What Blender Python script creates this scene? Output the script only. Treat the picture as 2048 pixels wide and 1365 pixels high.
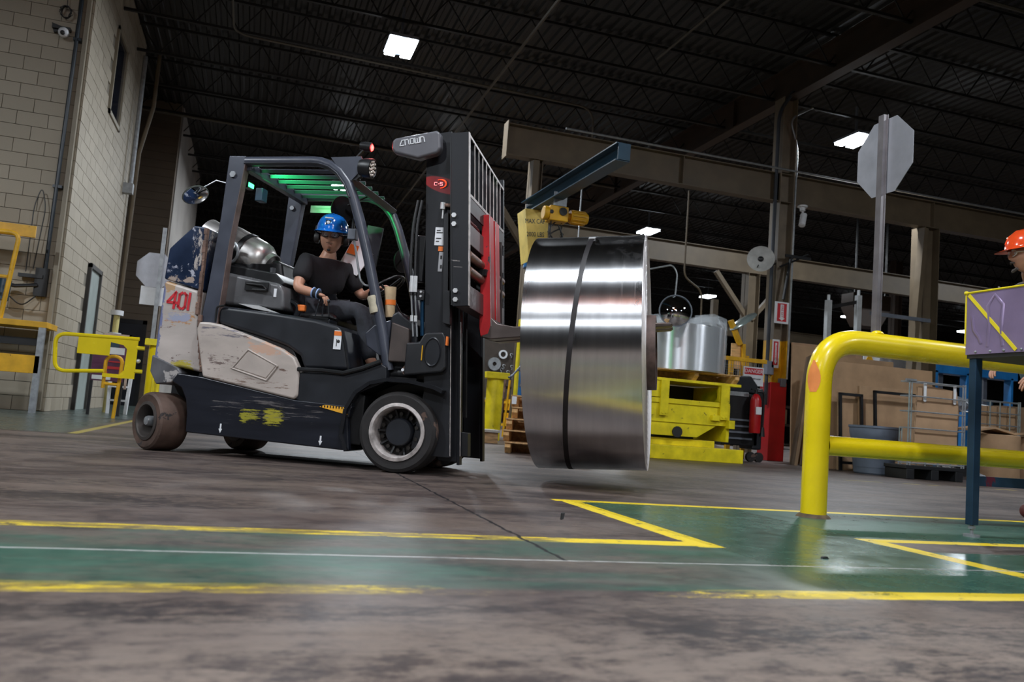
import bpy, bmesh, math, random
from mathutils import Vector, Matrix
R = math.radians
random.seed(7)
for o in list(bpy.data.objects): bpy.data.objects.remove(o)
SC = bpy.context.scene
COL = SC.collection

# ------------------------------------------------------------------ camera, world, lamps, exposure
def make_camera():
    pitch, roll, yaw = R(5.198), R(4.379), R(17.143)
    cy, sy = math.cos(yaw), math.sin(yaw)
    f = Vector((sy*math.cos(pitch), cy*math.cos(pitch), math.sin(pitch)))
    r0 = Vector((cy, -sy, 0)); u0 = r0.cross(f)
    r = math.cos(roll)*r0 + math.sin(roll)*u0
    u = -math.sin(roll)*r0 + math.cos(roll)*u0
    cd = bpy.data.cameras.new('camera'); c = bpy.data.objects.new('camera', cd); COL.objects.link(c)
    m = Matrix((r, u, -f)).transposed().to_4x4(); m.translation = (0, 0, .43)
    c.matrix_world = m
    cd.sensor_width = 36; cd.lens = 36*1667.5/2048
    cd.clip_start = .05; cd.clip_end = 300
    cd.dof.use_dof = True; cd.dof.focus_distance = 5.6; cd.dof.aperture_fstop = 3.5
    SC.camera = c
make_camera()
w = bpy.data.worlds.new('world'); SC.world = w; w.use_nodes = True
w.node_tree.nodes['Background'].inputs[0].default_value = (.5, .6, .8, 1)
w.node_tree.nodes['Background'].inputs[1].default_value = .004
SC.view_settings.view_transform = 'Standard'; SC.view_settings.look = 'None'
SC.view_settings.gamma = 1; SC.view_settings.use_curve_mapping = False
SC.view_settings.exposure = 0.15
LAMP_W = 300
LAMP_COL = (.88, .94, 1.0)
LIGHT_SPOTS = [  # x, y, label, relative power
    (1.9, 14.0, 'twin panel ceiling light glowing above the forklift', 1),
    (11.4, 14.0, 'twin panel ceiling light shining behind the octagonal sign back', 1),
    (11.6, 23.8, 'twin panel ceiling light beyond the silver coil, above its right edge', 1),
    (19.7, 33.8, 'distant ceiling light between the round mirror and the tan post', 1),
    (27.9, 34.2, 'distant ceiling light between the two white posts', 1),
    (35.1, 34.1, 'distant ceiling light just left of the purple metal box', 1),
    (20.4, 56.0, 'very distant ceiling light seen under the forks', 1),
    (20.9, 14.0, 'twin panel ceiling light far to the right of the frame', 1),
    (-7.0, 4.0, 'twin panel ceiling light left of the camera', 2.2),
    (1.2, 3.4, 'twin panel ceiling light over the green crosswalk', .7),
    (10.6, 4.0, 'twin panel ceiling light right of the camera', 1),
    (-7.0, -5.5, 'twin panel ceiling light far behind and left of the camera', 1.3),
    (1.2, -3.2, 'twin panel ceiling light straight behind the camera', 1.0),
    (1.2, -9.5, 'second twin panel ceiling light straight behind the camera', 1.2),
    (10.6, -5.5, 'twin panel ceiling light far behind and right of the camera', 1),
    (4.9, 24.0, 'added twin panel ceiling light hidden behind the forklift mast to brighten the far roof', 1.3),  # unseen lamp, added to brighten the far roof joists
    (7.0, 34.0, 'unseen twin panel ceiling light added deep in the hall behind the mast', 1.6),  # second added lamp behind the mast, lifts the deep joist lattice
    (1.9, 24.0, 'twin panel ceiling light seen through the forklift roof slats', 1),
]
def lamp(name, kind, loc, energy, color, size=.2, rot=None, **k):
    ld = bpy.data.lights.new(name, kind); ld.energy = energy; ld.color = color
    for a, b in k.items(): setattr(ld, a, b)
    if kind == 'AREA': ld.size = size
    else: ld.shadow_soft_size = size
    o = bpy.data.objects.new(name, ld); COL.objects.link(o); o.location = loc
    if rot is not None: o.rotation_euler = rot
    return o
for x, y, lb, pw in LIGHT_SPOTS:
    lamp('high_bay_lamp', 'AREA', (x, y, 6.60), LAMP_W*pw, LAMP_COL, .46, shape='RECTANGLE', size_y=.72)

# ------------------------------------------------------------------ node helpers and materials
class X:
    """small arithmetic wrapper over node sockets"""
    def __init__(s, t, k): s.t = t; s.k = k
    def _m(s, op, a, b=None, clamp=False):
        n = s.t.nodes.new('ShaderNodeMath'); n.operation = op; n.use_clamp = clamp
        for i, v in enumerate((a, b)):
            if v is None: continue
            if isinstance(v, X): s.t.links.new(v.k, n.inputs[i])
            else: n.inputs[i].default_value = v
        return X(s.t, n.outputs[0])
    def __add__(s, o): return s._m('ADD', s, o)
    def __sub__(s, o): return s._m('SUBTRACT', s, o)
    def __rsub__(s, o): return s._m('SUBTRACT', o, s)
    def __mul__(s, o): return s._m('MULTIPLY', s, o)
    def abs(s): return s._m('ABSOLUTE', s)
    def max(s, o): return s._m('MAXIMUM', s, o)
    def min(s, o): return s._m('MINIMUM', s, o)
    def clamp(s): return s._m('ADD', s, 0.0, True)
    def between(s, a, b, k=120): return ((s-a)*k).clamp()*((b-s)*k).clamp()
def nt(name):
    m = bpy.data.materials.new(name); m.use_nodes = True
    return m, m.node_tree, m.node_tree.nodes['Principled BSDF']
def coord(t, scale=(1, 1, 1), obj=True, rot=(0, 0, 0)):
    tc = t.nodes.new('ShaderNodeTexCoord'); mp = t.nodes.new('ShaderNodeMapping')
    mp.inputs['Scale'].default_value = scale; mp.inputs['Rotation'].default_value = rot
    t.links.new(tc.outputs['Object' if obj else 'Generated'], mp.inputs[0]); return mp.outputs[0]
def noise(t, vec, scale=5, detail=4, rough=.55, dist=0.0):
    n = t.nodes.new('ShaderNodeTexNoise'); n.inputs['Scale'].default_value = scale
    n.inputs['Detail'].default_value = detail; n.inputs['Roughness'].default_value = rough
    n.inputs['Distortion'].default_value = dist
    t.links.new(vec, n.inputs['Vector']); return X(t, n.outputs[0])
def ramp(t, x, a, b):
    n = t.nodes.new('ShaderNodeMapRange'); t.links.new(x.k, n.inputs[0])
    n.inputs[1].default_value = a; n.inputs[2].default_value = b; return X(t, n.outputs[0])
def mix(t, f, a, b):
    n = t.nodes.new('ShaderNodeMix'); n.data_type = 'RGBA'
    if isinstance(f, X): t.links.new(f.k, n.inputs[0])
    else: n.inputs[0].default_value = f
    for i, v in ((6, a), (7, b)):
        if isinstance(v, tuple): n.inputs[i].default_value = (*v[:3], 1)
        else: t.links.new(v, n.inputs[i])
    return n.outputs[2]
def bump(t, p, x, st=.2, d=.01):
    b = t.nodes.new('ShaderNodeBump'); b.inputs['Strength'].default_value = st; b.inputs['Distance'].default_value = d
    t.links.new(x.k, b.inputs['Height']); t.links.new(b.outputs[0], p.inputs['Normal'])
MC = {}
def mat(name, col, rough=.5, metal=0.0, var=.12, scale=6, chip=None, chip_amt=.0, chip_scale=7, emit=None, emit_s=0, bmp=.05, stretch=(1, 1, 1), coat=0, trans=0, spec=.5, alpha=1):
    if name in MC: return MC[name]
    m, t, p = nt(name)
    v = coord(t, stretch)
    n = noise(t, v, scale, 5)
    d = tuple(c*(1-var*2.2) for c in col); l = tuple(min(1, c*(1+var*1.2)) for c in col)
    c = mix(t, ramp(t, n, .3, .7), d, l)
    r = ramp(t, n, .2, .8)*(.18*var*4)+(rough-.05)
    if chip:
        n2 = noise(t, v, chip_scale, 8, .68, .4)
        msk = ramp(t, n2, .62-chip_amt, .635-chip_amt)
        c = mix(t, msk, c, chip)
        r = r+msk*.2
    t.links.new(c, p.inputs['Base Color']); t.links.new(r.clamp().k, p.inputs['Roughness'])
    p.inputs['Metallic'].default_value = metal
    p.inputs['Specular IOR Level'].default_value = spec
    if coat: p.inputs['Coat Weight'].default_value = coat
    if trans: p.inputs['Transmission Weight'].default_value = trans
    if alpha < 1: p.inputs['Alpha'].default_value = alpha
    if bmp: bump(t, p, noise(t, v, scale*4, 4), bmp, .004)
    if emit: p.inputs['Emission Color'].default_value = (*emit, 1); p.inputs['Emission Strength'].default_value = emit_s
    MC[name] = m; return m
# plain colours
black = mat('black_painted_steel', (.010, .0105, .012), .38, 0, .2, 5)
frame = mat('charcoal_painted_steel', (.015, .016, .019), .4, 0, .18, 4, chip=(.12, .11, .11), chip_amt=.0-.04)
mastm = mat('dark_scuffed_mast_steel', (.016, .017, .021), .36, .2, .2, 3, chip=(.2, .19, .2), chip_amt=-.07, chip_scale=11, stretch=(1, 1, .25))
edge = mat('worn_steel_and_highlight', (.55, .50, .48), .42, .35, .2, 20)  # worn steel; its bright colour also paints the highlight on edge strips
guardm = mat('slate_grey_painted_steel', (.055, .062, .085), .36, 0, .1, 5, chip=(.2, .14, .11), chip_amt=-.1)
plastic = mat('dark_textured_plastic', (.009, .011, .016), .45, 0, .15, 6)
rubber = mat('tyre_rubber', (.018, .016, .016), .75, 0, .25, 9, chip=(.11, .07, .055), chip_amt=.02, chip_scale=5, bmp=.3)
rubber2 = mat('dusty_brown_tyre_rubber', (.10, .06, .045), .6, 0, .3, 5, chip=(.03, .025, .025), chip_amt=.05, chip_scale=4, bmp=.3)
cream = mat('scuffed_pale_grey_paint', (.48, .42, .38), .42, 0, .10, 4, chip=(.14, .09, .07), chip_amt=-.03, chip_scale=9, stretch=(.6, 1, 1.3))
navy = mat('chipped_navy_paint', (.008, .02, .055), .3, 0, .2, 4, chip=(.35, .36, .42), chip_amt=-.01, chip_scale=6)
rust = mat('rusty_scraped_edge', (.17, .10, .075), .6, .1, .3, 12, chip=(.40, .25, .17), chip_amt=.03, chip_scale=14)
redp = mat('red_painted_fork_steel', (.55, .025, .03), .42, 0, .15, 6, chip=(.06, .05, .06), chip_amt=.0-.015, chip_scale=6, stretch=(1, 1, .5))
steel = mat('galvanised_steel', (.36, .38, .40), .38, .5, .12, 14)
chrome = mat('bright_zinc', (.78, .79, .80), .35, .5, .05, 20)
alum = mat('brushed_tank_aluminium', (.62, .60, .58), .36, .85, .12, 6, stretch=(1, 6, 1))
yellow = mat('glossy_yellow_rail_paint', (.90, .69, .008), .3, 0, .05, 3, chip=(.10, .085, .02), chip_amt=-.11, chip_scale=12, coat=.3)
yellow2 = mat('worn_yellow_paint', (.86, .70, .012), .42, 0, .12, 5, chip=(.10, .07, .02), chip_amt=-.035, chip_scale=8)
yellowo = mat('orange_yellow_paint', (.75, .40, .01), .45, 0, .12, 5, chip=(.09, .05, .02), chip_amt=-.04, chip_scale=9)
blue = mat('gloss_blue_paint', (.012, .14, .38), .35, 0, .12, 4, coat=.2)
darkblue = mat('dark_blue_boom_paint', (.015, .05, .085), .4, 0, .12, 4)
tan = mat('tan_painted_beam', (.13, .097, .060), .55, 0, .1, 3)
brown = mat('dark_brown_girder_paint', (.045, .026, .016), .6, 0, .12, 3)
redc = mat('glossy_red_column_paint', (.45, .008, .012), .35, 0, .1, 4)
card = mat('brown_cardboard', (.42, .265, .15), .8, 0, .1, 3, bmp=.1)
card2 = mat('darker_cardboard', (.24, .15, .085), .8, 0, .1, 3, bmp=.1)
wood = mat('pallet_softwood', (.55, .33, .15), .7, 0, .22, 5, stretch=(1, 6, 6), bmp=.25)
wood2 = mat('pale_fresh_cut_timber', (.80, .48, .20), .7, 0, .15, 5, stretch=(1, 6, 6), bmp=.25)
signback = mat('bare_aluminium_sign_back', (.42, .43, .47), .42, .55, .06, 8)
white = mat('white_print', (.75, .77, .8), .5, 0, .04, 9)
redprint = mat('red_print', (.55, .02, .03), .5, 0, .05, 9)
orange = mat('orange_print', (.85, .20, .03), .5, 0, .05, 9)
blackprint = mat('black_print', (.02, .02, .02), .6, 0, .05, 9)
grey = mat('mid_grey_plastic', (.16, .18, .22), .5, 0, .1, 6)
skin = mat('skin', (.50, .26, .17), .5, 0, .08, 12)
shirt = mat('black_cotton', (.012, .012, .015), .85, 0, .25, 14, bmp=.3)
denim = mat('dark_grey_trousers', (.035, .038, .048), .85, 0, .25, 14, bmp=.3)
glass = mat('clear_safety_lens', (.8, .85, .9), .08, 0, 0, 5, alpha=.14, bmp=0)
mirror = mat('mirror_glass', (.8, .82, .85), .04, 1, 0, 5, bmp=0)
deckm = mat('dark_roof_deck_steel', (.017, .016, .0145), .5, .1, .1, .6)
joistm = mat('dark_joist_paint', (.008, .007, .0065), .6, 0, .15, 2)
ledm = mat('lit_panel', (1, 1, 1), .5, 0, 0, 5, emit=(.85, .93, 1), emit_s=30, bmp=0)

def overlay(m, zones):
    """paint transfer and scrapes with a place and shape of their own (object x and z)"""
    t = m.node_tree; p = t.nodes['Principled BSDF']; tc = t.nodes.new('ShaderNodeTexCoord'); sp = t.nodes.new('ShaderNodeSeparateXYZ')
    t.links.new(tc.outputs['Object'], sp.inputs[0]); x, z = X(t, sp.outputs[0]), X(t, sp.outputs[2])
    for x0, x1, z0, z1, col, sc, th, st in zones:
        c = p.inputs['Base Color'].links[0].from_socket
        n = noise(t, coord(t, st), sc, 7, .75)
        k = 1/(.35*min(x1-x0, z1-z0))
        msk = ((x-x0)*k).clamp()*((x*-1+x1)*k).clamp()*((z-z0)*k).clamp()*((z*-1+z1)*k).clamp()
        f = ramp(t, n+msk*.14, th, th+.03)*ramp(t, msk, 0.0, .25)
        t.links.new(mix(t, f, c, col), p.inputs['Base Color'])
    return m
# ------------------------------------------------------------------ mesh builder
class B:
    def __init__(s): s.v = []; s.f = []
    def add(s, vs, fs):
        k = len(s.v); s.v += [tuple(v) for v in vs]; s.f += [tuple(i+k for i in f) for f in fs]; return s
    def box(s, x0, x1, y0, y1, z0, z1):
        return s.add([(x, y, z) for z in (z0, z1) for y in (y0, y1) for x in (x0, x1)],
                     [(0, 2, 3, 1), (4, 5, 7, 6), (0, 1, 5, 4), (2, 6, 7, 3), (0, 4, 6, 2), (1, 3, 7, 5)])
    def prism(s, pts, vec):
        pts = [Vector(p) for p in pts]; vec = Vector(vec); n = len(pts)
        nrm = sum(((pts[i]).cross(pts[(i+1) % n]) for i in range(n)), Vector())
        if nrm.dot(vec) > 0: pts.reverse()
        return s.add(pts+[p+vec for p in pts], [tuple(range(n)), tuple(range(2*n-1, n-1, -1))] + [(i, i+n, (i+1) % n+n, (i+1) % n) for i in range(n)])
    def sv(s, out, v0, v1): return s.prism([(a, v0, b) for a, b in out], (0, v1-v0, 0))      # outline in the x-z plane
    def tube(s, path, r, n=8, closed=False, caps=True, ry=None, up=None):
        P = [Vector(p) for p in path]; m = len(P); rings = []; prev = None
        rr = r if isinstance(r, (list, tuple)) else [r]*m
        for i in range(m):
            a = P[(i-1) % m] if (closed or i) else P[i]; b = P[(i+1) % m] if (closed or i < m-1) else P[i]
            d = (b-a).normalized()
            if prev is None:
                x = Vector(up) if up else (Vector((0, 0, 1)) if abs(d.z) < .9 else Vector((0, 1, 0)))
            else: x = prev
            x = (x-d*x.dot(d)).normalized(); prev = x; y = d.cross(x)
            rings.append([P[i]+x*math.cos(2*math.pi*(k+.5)/n)*rr[i]+y*math.sin(2*math.pi*(k+.5)/n)*(rr[i]*(ry or 1)) for k in range(n)])
        vs = [v for q in rings for v in q]; fs = []
        for i in range(m if closed else m-1):
            j = (i+1) % m
            for k in range(n): fs.append((i*n+k, i*n+(k+1) % n, j*n+(k+1) % n, j*n+k))
        if caps and not closed: fs += [tuple(range(n-1, -1, -1)), tuple(range((m-1)*n, m*n))]
        return s.add(vs, fs)
    def cyl(s, a, b, r, n=16, r2=None): return s.tube([a, b], [r, r if r2 is None else r2], n)
    def bar(s, a, b, w, h, up=(0, 0, 1)):
        a, b = Vector(a), Vector(b); d = (b-a).normalized(); u = Vector(up); u = (u-d*u.dot(d)).normalized(); q = d.cross(u)
        return s.prism([a+q*w/2+u*h/2, a-q*w/2+u*h/2, a-q*w/2-u*h/2, a+q*w/2-u*h/2], b-a)
    def lathe(s, prof, o=(0, 0, 0), ax=(0, 0, 1), n=32, close=False):
        o = Vector(o); ax = Vector(ax).normalized(); x = Vector((0, 0, 1)) if abs(ax.z) < .9 else Vector((1, 0, 0))
        x = (x-ax*x.dot(ax)).normalized(); y = ax.cross(x); m = len(prof); vs = []
        for r, h in prof:
            for k in range(n):
                t = 2*math.pi*k/n; vs.append(o+ax*h+(x*math.cos(t)+y*math.sin(t))*r)
        fs = []
        for i in range(m if close else m-1):
            j = (i+1) % m
            for k in range(n): fs.append((i*n+k, i*n+(k+1) % n, j*n+(k+1) % n, j*n+k))
        if not close:
            if prof[0][0] > 1e-4: fs.append(tuple(range(n-1, -1, -1)))
            if prof[-1][0] > 1e-4: fs.append(tuple(range((m-1)*n, m*n)))
        return s.add(vs, fs)
    def ball(s, c, r, n=14, sq=(1, 1, 1)):
        c = Vector(c); pr = [(math.sin(math.pi*i/n), -math.cos(math.pi*i/n)) for i in range(n+1)]
        vs = []; m = n*2
        for a, h in pr:
            for k in range(m):
                t = 2*math.pi*k/m; vs.append(c+Vector((a*math.cos(t)*sq[0], a*math.sin(t)*sq[1], h*sq[2]))*r)
        return s.add(vs, [(i*m+k, i*m+(k+1) % m, (i+1)*m+(k+1) % m, (i+1)*m+k) for i in range(n) for k in range(m)])
    def xf(s, M): s.v = [tuple(M @ Vector(v)) for v in s.v]; return s
    def mesh(s, name, m, smooth=35):
        me = bpy.data.meshes.new(name); me.from_pydata(s.v, [], s.f)
        bm = bmesh.new(); bm.from_mesh(me); bmesh.ops.remove_doubles(bm, verts=bm.verts, dist=1e-5)
        bmesh.ops.recalc_face_normals(bm, faces=bm.faces); bm.to_mesh(me); bm.free()
        me.materials.append(m)
        if smooth:
            me.shade_smooth(); me.set_sharp_from_angle(angle=R(smooth))
        return me
    def go(s, name, m, parent=None, bevel=0, smooth=35, loc=None, rz=None, label=None, cat=None, group=None, kind=None, seg=2):
        o = bpy.data.objects.new(name, s.mesh(name, m, smooth)); COL.objects.link(o)
        if parent: o.parent = parent
        if loc: o.location = loc
        if rz is not None: o.rotation_euler = (0, 0, rz)
        if bevel:
            b = o.modifiers.new('bevel', 'BEVEL'); b.width = bevel; b.segments = seg; b.limit_method = 'ANGLE'; b.angle_limit = R(40)
            b.harden_normals = True
        tag(o, label, cat, group, kind); return o
def tag(o, label=None, cat=None, group=None, kind=None):
    if label: o['label'] = label
    if cat: o['category'] = cat
    if group: o['group'] = group
    if kind: o['kind'] = kind
    return o
def thing(name, label, cat, loc=(0, 0, 0), rz=0, group=None):
    o = bpy.data.objects.new(name, None); COL.objects.link(o); o.location = loc; o.rotation_euler = (0, 0, rz)
    o.empty_display_size = .1
    return tag(o, label, cat, group)
def inst(src, parent=None, loc=None, rot=None, scale=None):
    o = src.copy(); COL.objects.link(o)
    if parent: o.parent = parent
    if loc is not None: o.location = loc
    if rot is not None: o.rotation_euler = rot
    if scale is not None: o.scale = scale
    return o
def dup(root, loc=None, rz=None, label=None, group=None):
    r = root.copy(); COL.objects.link(r)
    if loc is not None: r.location = loc
    if rz is not None: r.rotation_euler = (0, 0, rz)
    tag(r, label, None, group)
    for ch in list(root.children):
        c = ch.copy(); COL.objects.link(c); c.parent = r
        for g in list(ch.children):
            d = g.copy(); COL.objects.link(d); d.parent = c
    return r
def text(name, s, m, size, M, parent=None, sx=1, depth=.001):
    """lettering as a thin mesh; M maps text plane (x right, y up) into place"""
    cu = bpy.data.curves.new(name, 'FONT'); cu.body = s; cu.size = size; cu.extrude = depth; cu.align_x = 'CENTER'; cu.align_y = 'CENTER'
    t = bpy.data.objects.new('t', cu); COL.objects.link(t)
    dg = bpy.context.evaluated_depsgraph_get(); dg.update()
    me = bpy.data.meshes.new_from_object(t.evaluated_get(dg)); bpy.data.objects.remove(t)
    me.transform(M @ Matrix.Diagonal((sx, 1, 1, 1))); me.materials.clear(); me.materials.append(m)
    o = bpy.data.objects.new(name, me); COL.objects.link(o)
    if parent: o.parent = parent
    return o
def face_m(o, xd, yd):
    """matrix: text x -> xd, y -> yd, at point o"""
    xd = Vector(xd).normalized(); yd = Vector(yd); yd = (yd-xd*yd.dot(xd)).normalized(); zd = xd.cross(yd)
    m = Matrix((xd, yd, zd)).transposed().to_4x4(); m.translation = o; return m
def arc(c, r, a0, a1, n, ax='xz'):
    out = []
    for i in range(n+1):
        a = R(a0+(a1-a0)*i/n); u, w = r*math.cos(a), r*math.sin(a)
        out.append((c[0]+u, c[1], c[2]+w) if ax == 'xz' else (c[0]+u, c[1]+w, c[2]))
    return out
def fillet(P, r, n=5):
    """round the inner corners of a polyline"""
    P = [Vector(p) for p in P]; out = [P[0]]
    for i in range(1, len(P)-1):
        a = (P[i-1]-P[i]); b = (P[i+1]-P[i]); q = min(r, a.length*.49, b.length*.49)
        A = P[i]+a.normalized()*q; C = P[i]+b.normalized()*q
        for k in range(n+1):
            t = k/n; out.append(A*(1-t)**2+P[i]*2*t*(1-t)+C*t*t)
    return out+[P[-1]]
#@@SETTING
# ------------------------------------------------------------------ the setting
def floor_material():
    m, t, p = nt('worn_sealed_concrete')
    tc = t.nodes.new('ShaderNodeTexCoord'); sp = t.nodes.new('ShaderNodeSeparateXYZ'); t.links.new(tc.outputs['Object'], sp.inputs[0])
    x0, y0 = X(t, sp.outputs[0]), X(t, sp.outputs[1])
    v = coord(t); vs = coord(t, (.28, 1.5, 1)); vt = coord(t, (.5, 1.3, 1), rot=(0, 0, R(25)))
    n1 = noise(t, vs, 1.6, 8, .65); n2 = noise(t, v, 9, 9, .72); n3 = noise(t, vt, 3.2, 8, .7, .5); n4 = noise(t, v, .7, 3)
    c = mix(t, ramp(t, n1, .32, .68), (.034, .024, .024), (.095, .068, .058))
    c = mix(t, ramp(t, n3, .44, .62)*.75, c, (.135, .108, .096))
    c = mix(t, ramp(t, n3*.5+n2*.5, .50, .40)*.7, c, (.026, .023, .026))
    c = mix(t, ramp(t, n2, .55, .75)*.3, c, (.15, .125, .115))
    n5 = noise(t, coord(t, (1.0, 2.2, 1)), 16, 9, .8); n6 = noise(t, coord(t, (.8, 1.6, 1)), 1.1, 4, .6)
    c = mix(t, ramp(t, n5*.55+n6*.45, .49, .56)*.55, c, (.165, .125, .10))
    c = mix(t, ramp(t, n5*.5+n1*.5, .475, .43)*.6, c, (.018, .015, .017))
    near = ((1.95-y0)*1.2).clamp()
    c = mix(t, near*ramp(t, n3*.4+n2*.3+n5*.3, .46, .54)*.75, c, (.27, .215, .175))
    wob = (n2-.5)*.03; x = x0+wob; y = y0+wob
    wear = ramp(t, noise(t, coord(t, (.5, 3.5, 1)), 9, 9, .8)+ramp(t, x0, .9, 1.7)*.22, .50, .58)
    wear2 = ramp(t, noise(t, coord(t, (.6, 2.5, 1)), 5, 9, .85), .46, .54)
    # green walkway
    far = y.between(2.02, 2.86, 40)
    cross = x.between(1.72, 2.74, 60)*y.between(2.0, 4.34, 60)
    right = (x-1.72)._m('GREATER_THAN', x, 2.6)*y.between(3.15, 4.34, 60)
    gnear = far.max(cross).max(right)
    leftfar = ((X(t, sp.outputs[0])*-1-1.45)*8).clamp()*((y0-8.0)*8).clamp()
    gw = ramp(t, noise(t, coord(t, (.35, 1.2, 1)), 2.0, 7, .7), .40, .58)
    gkeep = (ramp(t, x0, 1.2, 1.9)).max((1-gw)*.8+.12).clamp()
    g = gnear*gkeep
    gcol = mix(t, ramp(t, n2, .3, .7), (.018, .085, .060), (.045, .135, .095))
    c = mix(t, g*.9, c, gcol)
    c = mix(t, leftfar*.75, c, (.05, .085, .078))
    # yellow lines
    l1 = y.between(2.82, 2.93)*((1.78-x)*60).clamp()
    l2 = y.between(1.955, 2.065)
    fade = ramp(t, (x0-.85+(n2-.5)*.8).abs(), .1, 1.1)
    l2 = l2*(wear2.max(fade*.9)).clamp()*(ramp(t, fade*.55+n5, .62, .74))
    l3 = (x-(2.78-y)*-.0-1.655).between(0, .12)*y.between(2.8, 4.33)
    l4 = y.between(4.25, 4.345)*((x-1.62)*60).clamp()
    l5 = x.between(2.67, 2.78)*y.between(1.0, 3.2)*((y-2.05)*60).clamp()
    l6 = y.between(3.10, 3.20)*((x-2.68)*60).clamp()
    diag = ((x0-(-1.42)).abs()*-1+.05)*60
    l7 = diag.clamp()*((y0-8)*9).clamp()
    l8 = (((y0-12.3-(x0+2.7)*9).abs()*-1+.3)*8).clamp()*((x0*-1-1.6)*20).clamp()*0.0
    right8 = ((y0-8.1).abs()*-1+.05)*40
    l9 = (right8.clamp())*((x0-6.0)*4).clamp()*ramp(t, noise(t, coord(t, (1.4, .1, 1)), 1.3, 2), .5, .52)
    yl = l1.max(l2).max(l3).max(l4).max(l5).max(l6)
    ym = yl*(wear*.8+.2)*ramp(t, n2, .36, .43)
    c = mix(t, ym, c, (.78, .58, .02)); c = mix(t, (l7*.5).max(l9*.6), c, (.6, .48, .08))
    # joints
    j1 = (((y0+(noise(t, v, 3, 4)-.5)*.02)-2.455).abs()*-1+.009)*300
    j2 = (((x0+(noise(t, v, 14, 6)-.5)*.05)-.985).abs()*-1+.009)*300
    j2m = j2.clamp()*((y0-2.45)*90).clamp()
    c = mix(t, j1.clamp()*ramp(t, n2, .30, .5), c, (.42, .42, .41)); c = mix(t, j2m, c, (.008, .008, .01))
    j3 = ((y0-9.2).abs()*-1+.012)*200; j4 = ((y0-9.6).abs()*-1+.012)*200
    c = mix(t, j3.clamp().max(j4.clamp())*((x0-4.2)*5).clamp()*.8, c, (.03, .03, .035))
    t.links.new(c, p.inputs['Base Color'])
    rr = ramp(t, n1, .25, .75)*.16+.34
    rr = rr+ramp(t, n2, .4, .7)*.10
    gl = cross.max(right*.7).max(far*ramp(t, x0, 1.0, 1.9))
    rr = rr-gl*.24-leftfar*.2+near*.25+ym*.08+.04
    t.links.new(rr.clamp().k, p.inputs['Roughness'])
    p.inputs['Specular IOR Level'].default_value = .4
    bump(t, p, n2*.5+n3*.3-(j1.clamp()+j2m)*2.0, .12, .006)
    return m
def block_material():
    m, t, p = nt('painted_concrete_block')
    oi = t.nodes.new('ShaderNodeObjectInfo'); v = coord(t)
    n = noise(t, v, 2.2, 6, .6); n2 = noise(t, v, 60, 3)
    c = mix(t, X(t, oi.outputs['Random']), (.34, .295, .225), (.395, .345, .268))
    c = mix(t, ramp(t, n, .62, .78)*.35, c, (.17, .14, .11))
    t.links.new(c, p.inputs['Base Color']); p.inputs['Roughness'].default_value = .62
    bump(t, p, n2, .25, .004); return m
floorm = floor_material(); blockm = block_material()
mortar = mat('painted_mortar', (.20, .18, .145), .8, 0, .08, 3)
B().box(-26, 60, -26, 82, -.3, 0).go('floor', floorm, smooth=0, kind='structure')

def ceiling():
    b = B(); pitch = .2032; x = -26.0; prof = []
    while x < 60:
        prof += [(x, 0), (x+.085, 0), (x+.115, -.045), (x+.173, -.045)]; x += pitch
    vs = [(px, y, 7.62+dz) for y in (-26, 82) for px, dz in prof]; n = len(prof)
    b.add(vs, [(i, i+1, n+i+1, n+i) for i in range(n-1)])
    c = b.go('ceiling', deckm, smooth=0, kind='structure')
    B().box(-26, 60, -26, 82, 7.7, 7.8).go('roof_slab', joistm, c)
    j = B()
    for z in (6.98, 7.52):
        j.box(-24, 42, -.03, .03, z-.02, z+.025)
    step = .38; k = 0; xx = -24.0
    while xx < 42:
        za, zb = (6.99, 7.51) if k % 2 else (7.51, 6.99)
        j.tube([(xx, 0, za), (xx+step, 0, zb)], .014, 4, caps=False); xx += step; k += 1
    first = None; y = 20.8-1.78*14
    while y < 76:
        if first is None: first = j.go('roof_joist', joistm, c, loc=(0, y, 0), smooth=0)
        else: inst(first, c, (0, y, 0))
        y += 1.78
    # girder over the near column, running along Y
    g = B().box(9.19, 9.205, -10, 60, 6.82, 7.42).box(9.09, 9.31, -10, 60, 6.80, 6.83).box(9.09, 9.31, -10, 60, 7.40, 7.43)
    for y in range(-9, 60, 6): g.box(9.11, 9.29, y, y+.012, 6.83, 7.4)
    g.go('girder', brown, c)
    pipe = mat('grey_conduit', (.10, .085, .065), .5, .4, .1, 4)
    B().tube([(3.95, -6, 6.9), (3.95, 40, 6.9)], .03, 6).go('conduit', pipe, c)
    B().tube([(-8, 20.75, 6.92), (9, 20.75, 6.92)], .035, 6).go('conduit', pipe, c)
    B().tube(fillet([(-26, 11.4, 6.93), (2.9, 11.4, 6.93), (2.9, 9.1, 6.93), (12, 9.1, 6.93)], .4), .03, 6).go('conduit', pipe, c)
    B().tube(fillet([(-.9, -6, 6.9), (-.9, 15.4, 6.9), (6.2, 15.6, 6.9), (6.2, 15.6, 5.6)], .35), .02, 6).go('conduit', pipe, c)
    B().tube([(6.3, 2, 6.95), (6.3, 13, 6.95)], .02, 6).go('conduit', pipe, c)
    B().box(7.0, 7.6, 7.9, 8.3, 6.7, 6.95).tube(fillet([(7.0, 8.1, 6.85), (6.2, 8.3, 6.85), (5.9, 10.5, 6.85)], .3), .04, 6).go('junction_box', joistm, c)
    return c
ceil = ceiling()

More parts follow.
